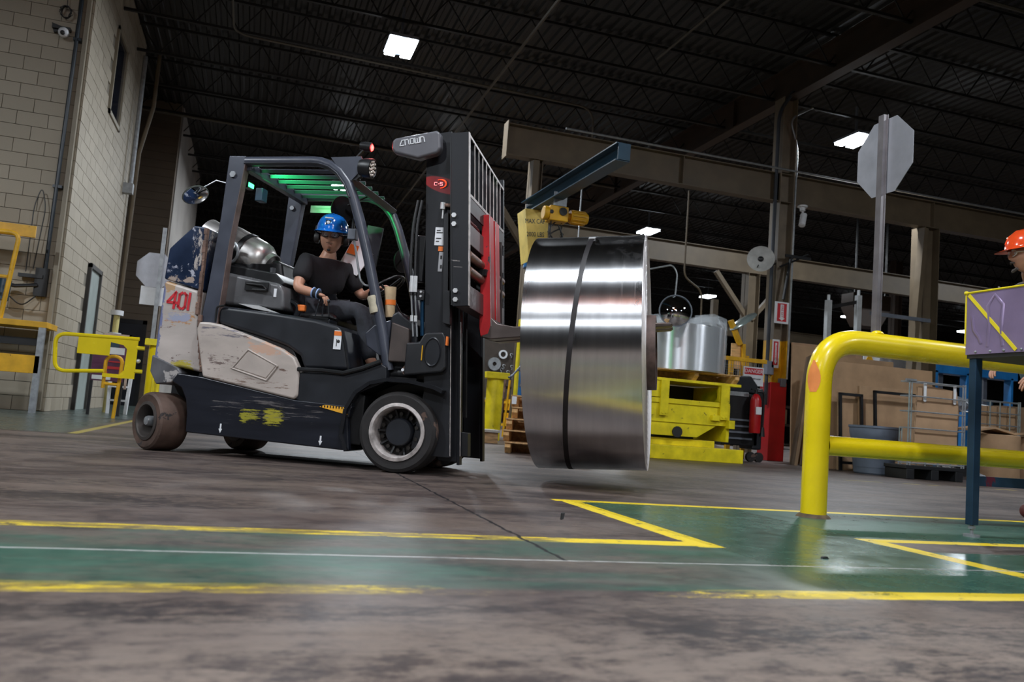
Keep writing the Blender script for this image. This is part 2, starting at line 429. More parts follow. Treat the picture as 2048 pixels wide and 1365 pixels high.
def blocks(name, origin, ux, nrm, length, height, skip=(), limit=290, reverse=False):
    """wall of 16x8 inch blocks; ux along the wall, nrm = outward normal"""
    o = Vector(origin); ux = Vector(ux); nrm = Vector(nrm)
    a = o-nrm*.012
    core = B(); q = [a, a+ux*length, a+ux*length+Vector((0, 0, height)), a+Vector((0, 0, height))]
    core.prism(q, -nrm*.25)
    wall = core.go(name, mortar, smooth=0, kind='structure')
    W, H, J = .406, .203, .008
    rot = math.atan2(ux.y, ux.x)
    flip = abs((Vector((-ux.y, ux.x, 0))).dot(nrm)-1) > .1
    def blockmesh(w):
        b = B().box(J/2, w-J/2, -.03, .012 if not flip else .03, J/2, H-J/2)
        if flip: b = B().box(J/2, w-J/2, -.012, .03, J/2, H-J/2)
        return b
    srcs = {}; cells = []
    rows = int(height/H)
    for r in range(rows):
        xs = 0.0 if r % 2 == 0 else -W/2
        while xs < length-.02:
            s0, s1 = max(xs, 0), min(xs+W, length)
            zc = (r+.5)*H; ok = True
            for (a0, a1, z0, z1) in skip:
                if s1 > a0+.02 and s0 < a1-.02 and (r+1)*H > z0+.02 and r*H < z1-.02: ok = False
            if ok and s1-s0 > .05: cells.append((s0, s1-s0, r*H))
            xs += W
    cells.sort(key=lambda c: (c[0] if not reverse else -c[0]))
    stuff = B(); n = 0
    for s0, w, z in cells:
        w = round(w, 3)
        if n < limit:
            if w not in srcs: srcs[w] = blockmesh(w).mesh('brick', blockm, 0)
            ob = bpy.data.objects.new('brick', srcs[w]); COL.objects.link(ob); ob.parent = wall
            p = o+ux*s0+Vector((0, 0, z))-nrm*random.uniform(0, .003); ob.location = p; ob.rotation_euler = (0, 0, rot); n += 1
        else:
            b = blockmesh(w).xf(Matrix.Translation(o+ux*s0+Vector((0, 0, z))) @ Matrix.Rotation(rot, 4, 'Z'))
            stuff.add(b.v, b.f)
    if stuff.v: stuff.go('brick', blockm, wall, smooth=0, kind='stuff')
    return wall
WB = 5.05
wallB = blocks('wall_left', (-2.75, 13.3, 0), (0, 1, 0), (1, 0, 0), WB, 7.6,
               skip=[(1.97, 3.02, 0, 2.4), (1.95, 3.0, 5.1, 6.5)])
wallA = blocks('wall_left_end', (-2.75, 13.3, 0), (-1, 0, 0), (0, -1, 0), 5.0, 7.6, limit=290)
# inner body of the block room
B().box(-26, -7.7, 13.35, 13.6, 0, 7.6).go('wall_left_rear', blockm, smooth=0, kind='structure')
dframe = mat('dark_bronze_frame', (.05, .045, .04), .5, 0, .1, 5)
paledoor = mat('pale_green_grey_door', (.36, .42, .40), .45, 0, .06, 4)
d = B().box(-2.79, -2.74, 15.28, 16.3, 0, 2.4).go('door_1', paledoor, kind='structure')
B().box(-2.76, -2.70, 15.25, 15.31, 0, 2.45).box(-2.76, -2.70, 16.27, 16.33, 0, 2.45).box(-2.76, -2.70, 15.25, 16.33, 2.38, 2.45).go('door_frame', dframe, d)
B().cyl((-2.74, 16.15, 1.05), (-2.68, 16.15, 1.05), .02).cyl((-2.68, 16.15, 1.05), (-2.68, 16.03, 1.05), .012).go('door_handle', steel, d)
wd = B().box(-2.765, -2.745, 15.25, 16.3, 5.08, 6.52).go('window_1', mat('dark_window_glass', (.01, .012, .02), .12, 0, .05, 3), kind='structure')
wf = mat('tan_window_frame', (.30, .26, .19), .5, 0, .08, 4)
B().box(-2.8, -2.71, 15.2, 15.27, 5.03, 6.56).box(-2.8, -2.71, 16.27, 16.34, 5.03, 6.56).box(-2.8, -2.71, 15.2, 16.34, 5.03, 5.1).box(-2.8, -2.71, 15.2, 16.34, 6.5, 6.56).go('window_frame', wf, wd)
# brown room block behind, and the outer shell
brownw = mat('brown_painted_wall', (.13, .095, .065), .75, 0, .08, 1.5)
bw = B().box(-9, -2.3, 22, 29.5, 0, 7.6).go('wall_rear_left', brownw, smooth=0, kind='structure')
bb = B()
for r in range(37): bb.box(-4.4, -2.3, 21.985, 22.0, r*.203+.006, (r+1)*.203-.002)
bb.go('block_courses', brownw, bw, smooth=0)
B().box(-2.31, -2.27, 22.2, 29.4, .0, 7.6).go('lit_side_face', mat('lit_wall_side', (.30, .28, .26), .7, 0, .1, 1), bw, smooth=0)  # paler than the brown room: its lit side is painted into the colour
d2 = B().box(-3.65, -2.6, 21.93, 21.97, 0, 2.0).go('door_2', mat('near_black_door', (.012, .014, .02), .4, 0, .1, 4), kind='structure')
B().box(-3.72, -3.63, 21.92, 21.985, 0, 2.08).box(-2.62, -2.53, 21.92, 21.985, 0, 2.08).box(-3.72, -2.53, 21.92, 21.985, 1.98, 2.08).go('door_frame', black, d2)
shellm = mat('dark_hall_wall', (.035, .033, .032), .8, 0, .1, .4)
B().box(-26, 60, 81, 82, 0, 7.7).go('wall_far', shellm, smooth=0, kind='structure')
B().box(59, 60, -26, 82, 0, 7.7).go('wall_right', shellm, smooth=0, kind='structure')
B().box(-26, 60, -26, -25, 0, 7.7).go('wall_behind', mat('pale_rear_wall', (.30, .28, .25), .8, 0, .1, .4), smooth=0, kind='structure')
B().box(-26, -25, -26, 82, 0, 7.7).go('wall_outer_left', shellm, smooth=0, kind='structure')

def ibeam(p0, p1, w, h, m, name, label=None, cat=None, up=(0, 0, 1), parent=None, tw=.012):
    b = B(); p0, p1 = Vector(p0), Vector(p1); d = (p1-p0).normalized(); u = Vector(up); u = (u-d*u.dot(d)).normalized()
    b.bar(p0, p1, tw, h, up)
    b.bar(p0+u*(h/2-tw/2), p1+u*(h/2-tw/2), w, tw*1.3, up); b.bar(p0-u*(h/2-tw/2), p1-u*(h/2-tw/2), w, tw*1.3, up)
    return b.go(name, m, parent, label=label, cat=cat, smooth=0)
# tan header beams
t1 = thing('steel_beam', 'tan steel beam crossing above the coil, ending over the forklift backrest', 'beam', (3.7, 13.2, 4.8))
ibeam((0, 0, .27), (20, 0, .27), .2, .54, tan, 'web_and_flanges', parent=t1)
B().box(-.02, .0, -.13, .13, -.04, .58).go('end_plate', tan, t1)
for xx in (3.3, 5.3, 8.9, 14.5): B().box(xx, xx+.015, -.1, .1, .02, .52).go('stiffener', tan, t1)
B().tube([(1.0, -.15, .60), (20, -.15, .60)], .02, 6).go('conduit', steel, t1)
t2 = thing('steel_beam', 'tan steel beam farther back, passing behind the coil top', 'beam', (5.6, 18.0, 4.45))
ibeam((0, 0, .27), (22, 0, .27), .2, .52, tan, 'web_and_flanges', parent=t2)
t3 = thing('steel_beam', 'tan lattice beam line deep in the hall above the far machines', 'beam', (9, 26, 3.9))
ibeam((0, 0, .2), (26, 0, .2), .2, .4, tan, 'web_and_flanges', parent=t3)
# near column
cl = thing('steel_column', 'brown steel column with yellow and red painted foot', 'column', (9.15, 13.2, 0))
def icol(m, z0, z1, par, s=.0):
    return B().box(-.15-s, -.135, -.15, .15, z0, z1).box(.135, .15+s, -.15, .15, z0, z1).box(-.14, .14, -.008, .008, z0, z1).go('shaft_section', m, par, smooth=0)
colm = mat('brown_column_paint', (.19, .15, .105), .5, 0, .12, 3)
icol(colm, 2.2, 6.8, cl); icol(yellowo, 1.42, 2.2, cl, .002)
B().box(-.17, .17, -.17, .17, 0, 1.42).go('red_foot_guard', redc, cl, bevel=.01)
B().tube(fillet([(-.22, -.1, 1.0), (-.22, -.1, 6.5), (.0, -.2, 6.9)], .2), .035, 8).go('conduit', mat('dark_conduit', (.04, .045, .055), .5, .3, .1, 4), cl)
B().tube(fillet([(.2, -.12, 1.5), (.2, -.12, 5.9), (.0, -.12, 6.4), (.5, -.12, 6.7)], .2), .018, 8).go('conduit', steel, cl)
B().box(-.28, -.14, -.2, -.06, 1.55, 1.8).box(.02, .14, -.2, -.1, 1.35, 1.5).go('socket_box', grey, cl, bevel=.008)
B().box(.0, .55, -.2, -.17, 3.75, 3.8).tube([(.0, -.18, 2.95), (.12, -.18, 3.75)], .03, 6).tube([(-.1, -.18, 3.55), (.5, -.18, 3.85)], .02, 6).go('folded_bracket', black, cl)
def plate_sign(name, label, loc, w, h, parent=None, arrow=True, txt=None):
    r = thing(name, label, 'sign', loc)
    B().box(-w/2, w/2, 0, .012, 0, h).go('sign_plate', white, r, bevel=.003)
    B().box(-w*.33, w*.33, -.003, 0, h*.1, h*.93).go('red_panel', redprint, r)
    b = B().prism([(-w*.22, -.006, h*.25), (0, -.006, h*.13), (w*.22, -.006, h*.25), (w*.12, -.006, h*.25), (w*.12, -.006, h*.88), (-w*.12, -.006, h*.88), (-w*.12, -.006, h*.25)], (0, .003, 0)).go('arrow_panel', white, r)
    text('lettering', txt, redprint, w*.19, face_m((0, -.008, h*.56), (0, 0, -1), (1, 0, 0)), r)
    return r
plate_sign('extinguisher_sign', 'white and red arrow sign, the upper one on the brown column', (9.12, 13.0, 2.5), .3, .4, txt='FIRE EXT')
plate_sign('extinguisher_sign', 'narrow red arrow sign on the yellow part of the column', (9.03, 13.0, 1.68), .15, .52, txt='FIRE EXTINGUISHER')
def gen_col(x, y, z1, m, label, w=.3, braces=(), foot=None):
    r = thing('steel_column', label, 'column', (x, y, 0))
    B().box(-w/2, -w/2+.015, -w/2, w/2, 0, z1).box(w/2-.015, w/2, -w/2, w/2, 0, z1).box(-w/2, w/2, -.01, .01, 0, z1).go('shaft', m, r, smooth=0)
    for a, b2 in braces: B().bar(a, b2, .12, .10).go('brace', tan, r)
    if foot: B().box(-w/2-.01, w/2+.01, -w/2-.01, w/2+.01, 0, foot).go('yellow_foot', yellow2, r, bevel=.005)
    return r
gen_col(4.27, 13.25, 4.8, tan, 'tan and yellow column behind the blue crane mast', .2, [((-.1, 0, 3.3), (-1.0, 0, 4.5))])
B().box(4.14, 4.28, 13.0, 13.14, 0, 2.05).go('yellow_post', yellow2, bevel=.005, label='square yellow post between the bollard and blue mast', cat='post')
B().box(4.15, 4.26, 13.0, 13.12, 2.06, 4.75).go('grey_channel', tan, bevel=.004, label='slim tan channel standing on the square yellow post', cat='channel')
gen_col(11.68, 18, 4.45, tan, 'tan column with two diagonal braces behind the wing mirror', .32, [((-.05, 0, 3.3), (-1.0, 0, 4.4)), ((.05, 0, 3.3), (1.0, 0, 4.4))])
gen_col(12.55, 13.25, 4.8, tan, 'tan column right of the octagonal sign post', .36)
B().bar((12.15, 13.1, 1.9), (12.36, 13.1, 4.75), .10, .16, (0, 1, 0)).go('leaning_beam', tan, label='narrow tan channel leaning against the right hand column', cat='beam')
gen_col(21.5, 24, 7.0, brown, 'far dark column right of the tan columns', .3)
gen_col(15.5, 26, 3.9, tan, 'small far column under the distant lattice beam', .3)
# far tan panels under the beams
hd = thing('hanging_duct', 'brown tapered hopper hanging beyond the octagonal sign post', 'hopper', (15.9, 18.6, 3.6))
B().prism([(-.3, 0, 0), (.3, 0, 0), (.62, 0, .5), (.62, 0, .9), (-.62, 0, .9), (-.62, 0, .5)], (0, .5, 0)).go('hopper_body', brown, hd, bevel=.02)
for s in (-.5, .5): B().box(s, s+.04, .1, .14, .9, 4.1).go('hanger', black, hd)

# ceiling lamps
def fixture():
    r = thing('ceiling_light', 'x', 'ceiling light', (0, 0, 6.62), group='twin panel ceiling lights on the roof')
    B().box(-.25, .25, -.38, .38, .05, .1).box(-.02, .02, -.02, .02, .1, .75).go('housing', grey, r)
    for s in (-1, 1): B().box(s*.14-.09, s*.14+.09, -.36, .36, .0, .05).go('led_panel', ledm, r)
    return r
fx = fixture()
for i, (x, y, lb, pw) in enumerate(LIGHT_SPOTS):
    o = fx if i == 0 else dup(fx)
    o.location = (x, y, 6.62); o['label'] = lb
ol = thing('added_tube_lamp', 'orange tube lamp added on the roof behind the camera to give the coil its warm band', 'lamp', (1.0, -1.2, 6.65))  # unseen lamp added for the warm band on the coil
B().box(-1.6, 1.6, -.06, .06, .05, .12).box(-.02, .02, -.02, .02, .12, .85).go('housing', grey, ol)
B().cyl((-1.55, 0, 0), (1.55, 0, 0), .05, 12).go('orange_tube', mat('lit_orange_tube', (1, .3, .05), .5, emit=(1, .22, .04), emit_s=22, bmp=0), ol)
#@@LEFT
# ------------------------------------------------------------------ left side
# raised yellow platform
pf = thing('loading_platform', 'yellow steel platform with guardrail against the block wall', 'platform', (-3.6, 12.85, 0))
B().box(-2.2, .93, -.35, .3, 1.14, 1.22).go('deck_edge', yellowo, pf, bevel=.006)
B().box(-2.2, .9, -.36, -.33, .52, .76).go('fascia_board', yellowo, pf, bevel=.006)
B().box(.84, .92, -.36, -.3, 0, 1.14).go('leg', steel, pf)
B().box(-2.1, -2.02, -.36, -.3, 0, 1.14).go('leg', steel, pf)
B().tube(fillet([(.36, -.3, 1.22), (.46, -.3, 2.38), (-2.0, -.3, 2.38)], .12), .03, 8).go('guardrail_post', yellowo, pf)
B().tube([(.38, -.3, 1.78), (-2.0, -.3, 1.78)], .022, 8).go('guardrail_midrail', yellowo, pf)
B().box(-2.0, .62, -.2, -.16, 2.36, 2.52).go('guardrail_board', yellowo, pf, bevel=.004)
B().box(-2.1, .8, -.1, -.02, .9, 1.0).go('rear_beam', black, pf)
# wall bits on the end face
dc = thing('dome_camera', 'small white dome camera on a dark bracket high on the block wall', 'camera', (-3.1, 13.28, 5.5))
B().box(-.14, .1, -.1, 0, .03, .07).prism([(-.16, 0, .12), (.08, 0, .06), (-.12, 0, -.02)], (0, -.05, 0)).go('bracket', black, dc)
B().ball((.02, -.1, -.02), .075, 8).go('dome', white, dc); B().ball((.02, -.155, -.045), .035, 6).go('lens', blackprint, dc)
tb = B()
for k in range(7):
    a = k*.9; tb.tube([(math.cos(a+i*.7)*(.07+.02*math.sin(3*i+k)), -.03-.01*k, .25+math.sin(a+i*.7)*.09) for i in range(8)], .006, 4)
tb.tube([(.0, -.03, .3), (-.02, -.03, 1.4)], .006, 4)
tb.go('coiled_wire', black, loc=(-3.09, 13.27, 5.55), label='tangled black wire hanging above the dome camera', cat='wire')
B().tube([(-2.93, 13.2, 1.75), (-2.89, 13.2, 7.5)], .028, 8).box(-2.97, -2.85, 13.18, 13.285, 3.2, 3.24).box(-2.95, -2.85, 13.18, 13.285, 5.4, 5.44).go('wall_conduit', mat('black_conduit', (.012, .02, .03), .35, 0, .1, 4), label='long black conduit running up the block wall end', cat='pipe')
B().box(-2.83, -2.775, 13.21, 13.285, 0.02, 7.4).go('wall_channel', mat('beige_cover_strip', (.27, .235, .175), .6, 0, .08, 3), label='beige cover strip beside the black conduit', cat='trim')
wl = thing('dock_light', 'black articulated work lamp fixed low on the block wall', 'lamp', (-3.0, 13.27, 1.72))
B().box(-.25, .06, -.12, -.04, .15, .2).box(-.04, .12, -.1, -.01, -.1, .3).tube([(.0, -.1, .05), (-.25, -.2, .0), (-.42, -.25, .02)], .028, 8).go('arm', black, wl)
B().cyl((-.36, -.25, .06), (-.37, -.27, -.22), .085, 14).go('lamp_head', darkblue, wl)
B().tube(fillet([(-.3, -.2, -.2), (-.5, -.2, -.22), (-.52, -.2, .0)], .1), .01, 6).tube(fillet([(0, -.08, -.1), (-.15, -.15, -.28), (-.3, -.2, -.15)], .1), .01, 6).go('cable', black, wl)
B().tube(fillet([(-3.17, 13.2, 1.95), (-3.17, 13.2, 2.9), (-3.1, 13.2, 3.2), (-3.02, 13.2, 2.9), (-3.08, 13.2, 2.0)], .12), .007, 6).go('looped_cable', black, label='thin looped cable above the wall lamp', cat='cable')
# galvanised risers beside the far end of the side wall
B().tube([(-2.62, 17.6, 4.35), (-2.62, 17.6, 7.0)], .045, 8).box(-2.74, -2.56, 17.52, 17.68, 4.2, 4.4).go('riser_pipe', steel, label='galvanised riser pipe at the far end of the side wall', cat='pipe')
B().tube([(-2.66, 18.2, .2), (-2.62, 18.2, 5.2), (-2.45, 18.2, 6.2), (-2.45, 18.2, 7.4)], .04, 8).go('cable_riser', tan, label='tan bent riser behind the galvanised pipe', cat='pipe')
# safety swing gate
gt = thing('safety_gate', 'yellow tubular swing gate with solid panels, left of the forklift', 'gate', (-1.45, 12.4, 0))
B().tube(fillet([(-.45, 0, .63), (-1.04, 0, .58), (-1.08, 0, 1.08), (-.05, 0, 1.1)], .14, 6), .027, 8).go('gate_loop', yellow, gt)
B().box(-.80, -.40, -.01, .01, .84, 1.09).go('solid_panel', yellow, gt, bevel=.003)
o = [(-.42, 1.12), (-.06, 1.12), (-.06, .55), (-.46, .55), (-.46, .60), (-.25, .60), (-.20, .66), (-.19, .95), (-.24, 1.0), (-.42, 1.03)]
B().sv(o, -.012, .012).go('end_panel', yellow, gt)
B().tube(fillet([(-.28, .1, .0), (-.24, .1, .84), (-.45, .1, .84), (-.45, .1, .4)], .13, 5), .024, 8).tube([(-.45, .1, .46), (-.26, .1, .46)], .022, 8).go('inner_handrail', yellowo, gt)
for z in (.98, .66): B().cyl((-.07, 0, z), (.03, 0, z), .028, 8).go('hinge_knuckle', yellow2, gt)
B().ball((-.03, -.03, .8), .03, 6).go('latch_ball', chrome, gt)
gp = thing('gate_post', 'thick yellow post with cap plate right behind the truck rear', 'post', (-1.28, 12.45, 0))
B().cyl((0, 0, 0), (0, 0, 1.03), .095, 20).go('post_tube', yellow, gp); B().box(-.14, .14, -.14, .14, 1.03, 1.12).go('cap_plate', yellow2, gp, bevel=.006)
B().box(.0, .1, -.12, -.09, .25, .62).tube(fillet([(.02, -.1, .3), (.02, -.17, .3), (.02, -.17, .55), (.02, -.1, .6)], .03), .012, 6).go('latch_bracket', yellow2, gp)
nb = thing('notice_board', 'purple and white notice board behind the yellow gate', 'notice board', (-2.0, 13.4, 0))
B().box(-.22, .22, 0, .02, .5, 1.12).go('board', mat('plum_poster', (.10, .02, .07), .5, 0, .2, 6), nb)
B().box(-.2, .2, -.005, 0, .9, 1.0).go('white_strip', white, nb); B().box(-.2, .05, -.005, 0, .52, .58).go('white_strip', white, nb)
B().box(-.05, .18, -.006, 0, .68, .72).box(-.14, .0, -.006, 0, .62, .64).box(0, .2, -.006, 0, .78, .80).go('red_print', redprint, nb)
B().box(-.12, .12, -.007, -.001, 1.0, 1.1).go('picture', darkblue, nb)
B().box(.24, .27, -.01, .02, .4, 1.2).box(-.1, .27, -.01, .02, 1.17, 1.2).go('frame', mat('pale_pink_frame', (.6, .45, .38), .6), nb)
for s in (-.2, .2): B().box(s-.02, s+.02, 0, .04, 0, .5).go('leg', black, nb)
ld = thing('step_ladder', 'small white step ladder behind the yellow gate', 'ladder', (-2.1, 14.5, 0))
for s in (0, .26): B().bar((s, 0, 0), (s-.02+.04*(s > 0), .06, .62), .05, .03).go('stile', white, ld)
for z in (.2, .42): B().box(.0, .26, .01, .07, z, z+.03).go('rung', white, ld)
pl = thing('striped_pole', 'short white topped pole with a yellow stripe behind the gate', 'pole', (-2.2, 15, 0))
B().cyl((0, 0, 0), (.0, 0, 1.6), .05, 10).go('pole_shaft', mat('pale_yellow_pole', (.6, .52, .2), .5), pl)
B().cyl((0, 0, 1.6), (0, 0, 1.68), .1, 12).go('white_flange', white, pl); B().cyl((0, 0, 1.28), (0, 0, 1.31), .1, 12).go('white_flange', white, pl)
B().box(-.075, -.03, -.03, .03, 1.3, 1.6).go('dark_strip', black, pl)
rs = thing('sign_post', 'grey octagonal sign back and white plate on a pole beyond the truck rear', 'sign', (-1.62, 15, 0))
B().box(-.03, .03, -.02, .02, 0, 3.15).go('post', steel, rs)
def octa(c, w, xd, yd, t):
    c, xd, yd = Vector(c), Vector(xd), Vector(yd); n = xd.cross(yd)
    return B().prism([c+(xd*math.cos(R(22.5+45*k))+yd*math.sin(R(22.5+45*k)))*w/2/math.cos(R(22.5)) for k in range(8)], n*t)
octa((-.08, .03, 2.42), .58, (1, 0, 0), (0, 0, 1), .006).go('octagonal_plate', signback, rs)
B().box(-.27, .18, .03, .036, 1.83, 2.14).go('white_plate', white, rs)
#@@CENTRE
# ------------------------------------------------------------------ between forklift and coil
bo = thing('bollard', 'yellow bollard with flat cap plate, seen under the forks', 'bollard', (4.13, 14.2, 0))
B().cyl((0, 0, 0), (0, 0, 1.08), .15, 20).go('post_tube', yellow2, bo); B().box(-.22, .2, -.2, .2, 1.08, 1.19).go('cap_plate', yellow2, bo, bevel=.006)
jc = thing('jib_crane', 'blue pillar jib crane with yellow head and dark blue boom', 'crane', (4.05, 12.0, 0))
B().cyl((0, 0, 0), (0, 0, 2.72), .19, 28).go('pillar', blue, jc); B().cyl((0, 0, 2.72), (0, 0, 2.78), .25, 28).cyl((0, 0, 0), (0, 0, .04), .32, 28).go('flange', blue, jc)
B().prism([(-.36, -.2, 3.58), (.02, -.2, 3.60), (.04, -.2, 2.78), (-.24, -.2, 2.78)], (0, .4, 0)).go('yellow_head', mat('faded_yellow_head', (.85, .64, .16), .5, 0, .12, 4), jc, bevel=.008)
text('lettering', 'MAX CAP', darkblue, .10, face_m((-.19, -.203, 3.40), (1, 0, .1), (0, 0, 1)), jc, .75)
text('lettering', '2000 LBS', darkblue, .10, face_m((-.17, -.203, 3.20), (1, 0, .1), (0, 0, 1)), jc, .75)
dd = Vector((-.62, -4.3, 0)).normalized()
ibeam(Vector((-.17, .35, 3.70)), Vector((-.06, -3.0, 3.70)), .19, .22, darkblue, 'boom', parent=jc)
B().box(-.13, .03, -3.012, -3.0, 3.60, 3.80).go('boom_end_plate', darkblue, jc)
# hoist rides on the boom
ho = thing('chain_hoist', 'yellow chain hoist with ribbed motor hanging from the blue boom', 'hoist', (3.97, 11.15, 3.27))
B().box(-.14, .14, -.11, .11, .0, .22).cyl((-.14, -.02, .11), (-.22, -.02, .11), .1, 16).go('gearbox', yellowo, ho, bevel=.015)
b = B().cyl((.14, 0, .11), (.2, 0, .11), .05, 14).cyl((.2, 0, .11), (.44, 0, .11), .095, 18).cyl((.44, 0, .11), (.47, 0, .11), .075, 18)
for k in range(12):
    a = k*math.pi/6; b.box(.22, .42, -.004, .004, .085, .108) if 0 else b.bar((.22, math.cos(a)*.1, .11+math.sin(a)*.1), (.42, math.cos(a)*.1, .11+math.sin(a)*.1), .012, .012)
b.go('motor', yellowo, ho)
B().ball((-.12, -.115, .12), .03, 6, (1, .2, 1)).lathe([(.05, 0), (.06, 0), (.06, .01), (.05, .01)], (.05, -.12, .14), (0, -1, 0), 16).go('emblem', blackprint, ho)
B().box(-.06, .06, -.08, .08, .22, .30).cyl((-.05, -.1, .34), (-.05, -.06, .34), .05, 12).cyl((.05, -.1, .34), (.05, -.06, .34), .05, 12).box(-.1, .1, -.11, -.1, .22, .42).go('trolley', steel, ho)
cb = B()
for k in range(46): 
    z = -.02-k*.028; a = (k % 2)*math.pi/2
    cb.tube([(.08+math.cos(a)*math.cos(t)*.012, math.sin(a)*math.cos(t)*.012, z+math.sin(t)*.018) for t in [i*math.pi/3 for i in range(6)]], .004, 4, closed=True)
cb.go('load_chain', black, ho)
cg = B()
for k in range(9):
    cg.tube([(.0+.1*math.sin(k*.7+t*2), .02*k-.08, -.05-.22*t-.12*math.sin(k+t)) for t in (0, .35, .7, 1, 1.3)], .011, 5)
cg.go('slack_chain', black, ho)
B().tube(fillet([(-.1, -.05, 0), (-.12, -.1, -.7), (-.05, -.1, -1.4), (-.1, -.1, -1.7)], .3), .009, 6).go('pendant_cable', black, ho)
# grabs hanging on the pillar
gr = thing('coil_grab', 'grey steel rod grab with a yellow hook hanging on the blue pillar', 'lifting grab', (3.95, 11.7, 1.0))
g = B()
for a, c in (((-.02, 0, .38), (-.32, -.05, .02)), ((-.02, 0, .38), (-.2, -.1, -.12)), ((-.02, 0, .38), (-.05, -.12, -.18)), ((.1, 0, .36), (.06, -.1, -.16)), ((-.02, 0, .38), (.14, 0, .62)), ((.1, 0, .36), (.16, 0, .6))): g.tube([a, c], .014, 6)
g.tube([(-.24, -.05, .12), (.04, -.08, .08)], .012, 6).tube([(-.32, -.05, .02), (-.37, -.06, .0)], .016, 6).tube([(.06, -.1, -.16), (.13, -.1, -.19)], .014, 6)
g.go('rods', mat('dull_blue_grey_rod', (.14, .16, .2), .45, .5, .1, 8), gr)
B().tube(arc((.2, 0, .66), .05, -40, 250, 10), .02, 6).cyl((.16, 0, .68), (.18, 0, .8), .03, 8).go('hook', yellowo, gr)
B().box(.1, .26, -.06, -.02, .02, .3).go('counter_plate', mat('navy_plate', (.02, .05, .12), .5), gr, bevel=.006)
B().tube([(.26, -.08, .42), (.28, -.08, .22)], .014, 6).go('red_handle', redprint, gr)
# tool board and yellow rods
tbd = thing('tool_board', 'dark pegboard with wheels and fittings, seen under the forks', 'tool board', (5.0, 17, 0))
B().box(-1.1, .9, 0, .04, .8, 2.1).go('board', mat('dark_brown_pegboard', (.06, .045, .035), .6), tbd)
B().lathe([(.045, 0), (.14, 0), (.14, .05), (.045, .05)], (-.12, -.01, 1.52), (0, -1, 0), 20, True).go('grey_disc', steel, tbd)
B().lathe([(.06, 0), (.095, 0), (.095, .04), (.06, .04)], (.06, -.01, 1.74), (0, -1, 0), 20, True).go('white_ring', white, tbd)
for k, (x, z) in enumerate([(.25, 1.75), (.34, 1.72), (.1, 1.5), (.05, 1.42), (.28, 1.5), (.3, 1.3), (.38, 1.32), (.2, 1.38)]):
    B().tube(arc((x, -.02, z), .03, 0, 300, 6), .008, 5).cyl((x, -.02, z-.03), (x, -.02, z-.07), .01, 6).go('fitting', steel, tbd)
for s in (-1.0, .8): B().box(s-.04, s+.04, 0, .08, 0, .8).go('leg', black, tbd)
fr = thing('rod_rack', 'rack of thin yellow and orange rods behind the bollard', 'rack', (4.6, 15.0, 0))
for k in range(9): B().bar((-.1+k*.085, 0, .05), (-.02+k*.085, .06, 1.12), .035, .03).go('rod', yellowo if k % 2 else rust, fr)
B().box(-.15, .75, .05, .09, .5, .55).box(-.15, .75, .07, .11, .95, 1.0).go('crossbar', black, fr)
B().box(3.0, 3.75, 12.5, 12.9, .0, .17).go('timber_block', wood, bevel=.006, label='pale timber baulk lying behind the forklift mast foot', cat='timber')
B().box(2.98, 3.76, 12.45, 12.92, .17, .21).go('white_board', mat('whitewashed_board', (.55, .5, .42), .7), bevel=.004, label='whitewashed board on top of the timber baulk', cat='board')
# stack of single faced skids
def skid(label, loc, rz=0, L=1.15, W=1.0, group='wooden skids stacked behind the coil'):
    r = thing('wooden_skid', label, 'pallet', loc, rz, group)
    run = None
    for y in (.04, W/2, W-.04):
        o = [(0.02, .12), (.02, .07), (.10, 0), (L-.1, 0), (L-.02, .07), (L-.02, .12)]
        if run is None: run = B().sv(o, -.035, .035).go('runner', wood2, r, bevel=.003); run.location = (0, y, 0)
        else: inst(run, r, (0, y, 0))
    B().box(.5, .54, .05, W-.05, .0, .118).go('middle_stringer', wood, r)
    bd = None
    for k in range(7):
        x = .0+k*(L-.1)/6
        if bd is None: bd = B().box(0, .1, 0, W, .12, .138).go('deck_board', wood, r, bevel=.003)
        else: inst(bd, r, (x, 0, 0))
    return r
px, py0 = 2.93, 9.2
zs = 0.0
names = ['bottom wooden skid of the stack behind the coil', 'second wooden skid from the floor behind the coil', 'third wooden skid from the floor behind the coil',
         'fourth wooden skid in the stack behind the coil', 'fifth wooden skid in the stack, with a white tag on its corner', 'topmost short wooden skid of the stack behind the coil']
first = None
for k in range(6):
    sh = [0, -.03, .0, .06, .03, .22][k]
    if first is None: first = skid(names[0], (px+.94, py0-.05, 0), R(70))
    if k: 
        o = dup(first, (px+.94+sh, py0-.05+random.uniform(-.04, .03), .139*k), R(70+random.uniform(-2, 2)), names[k])
        if k == 4: B().box(-.004, .0, .93, .985, .03, .12).go('paper_tag', white, o)
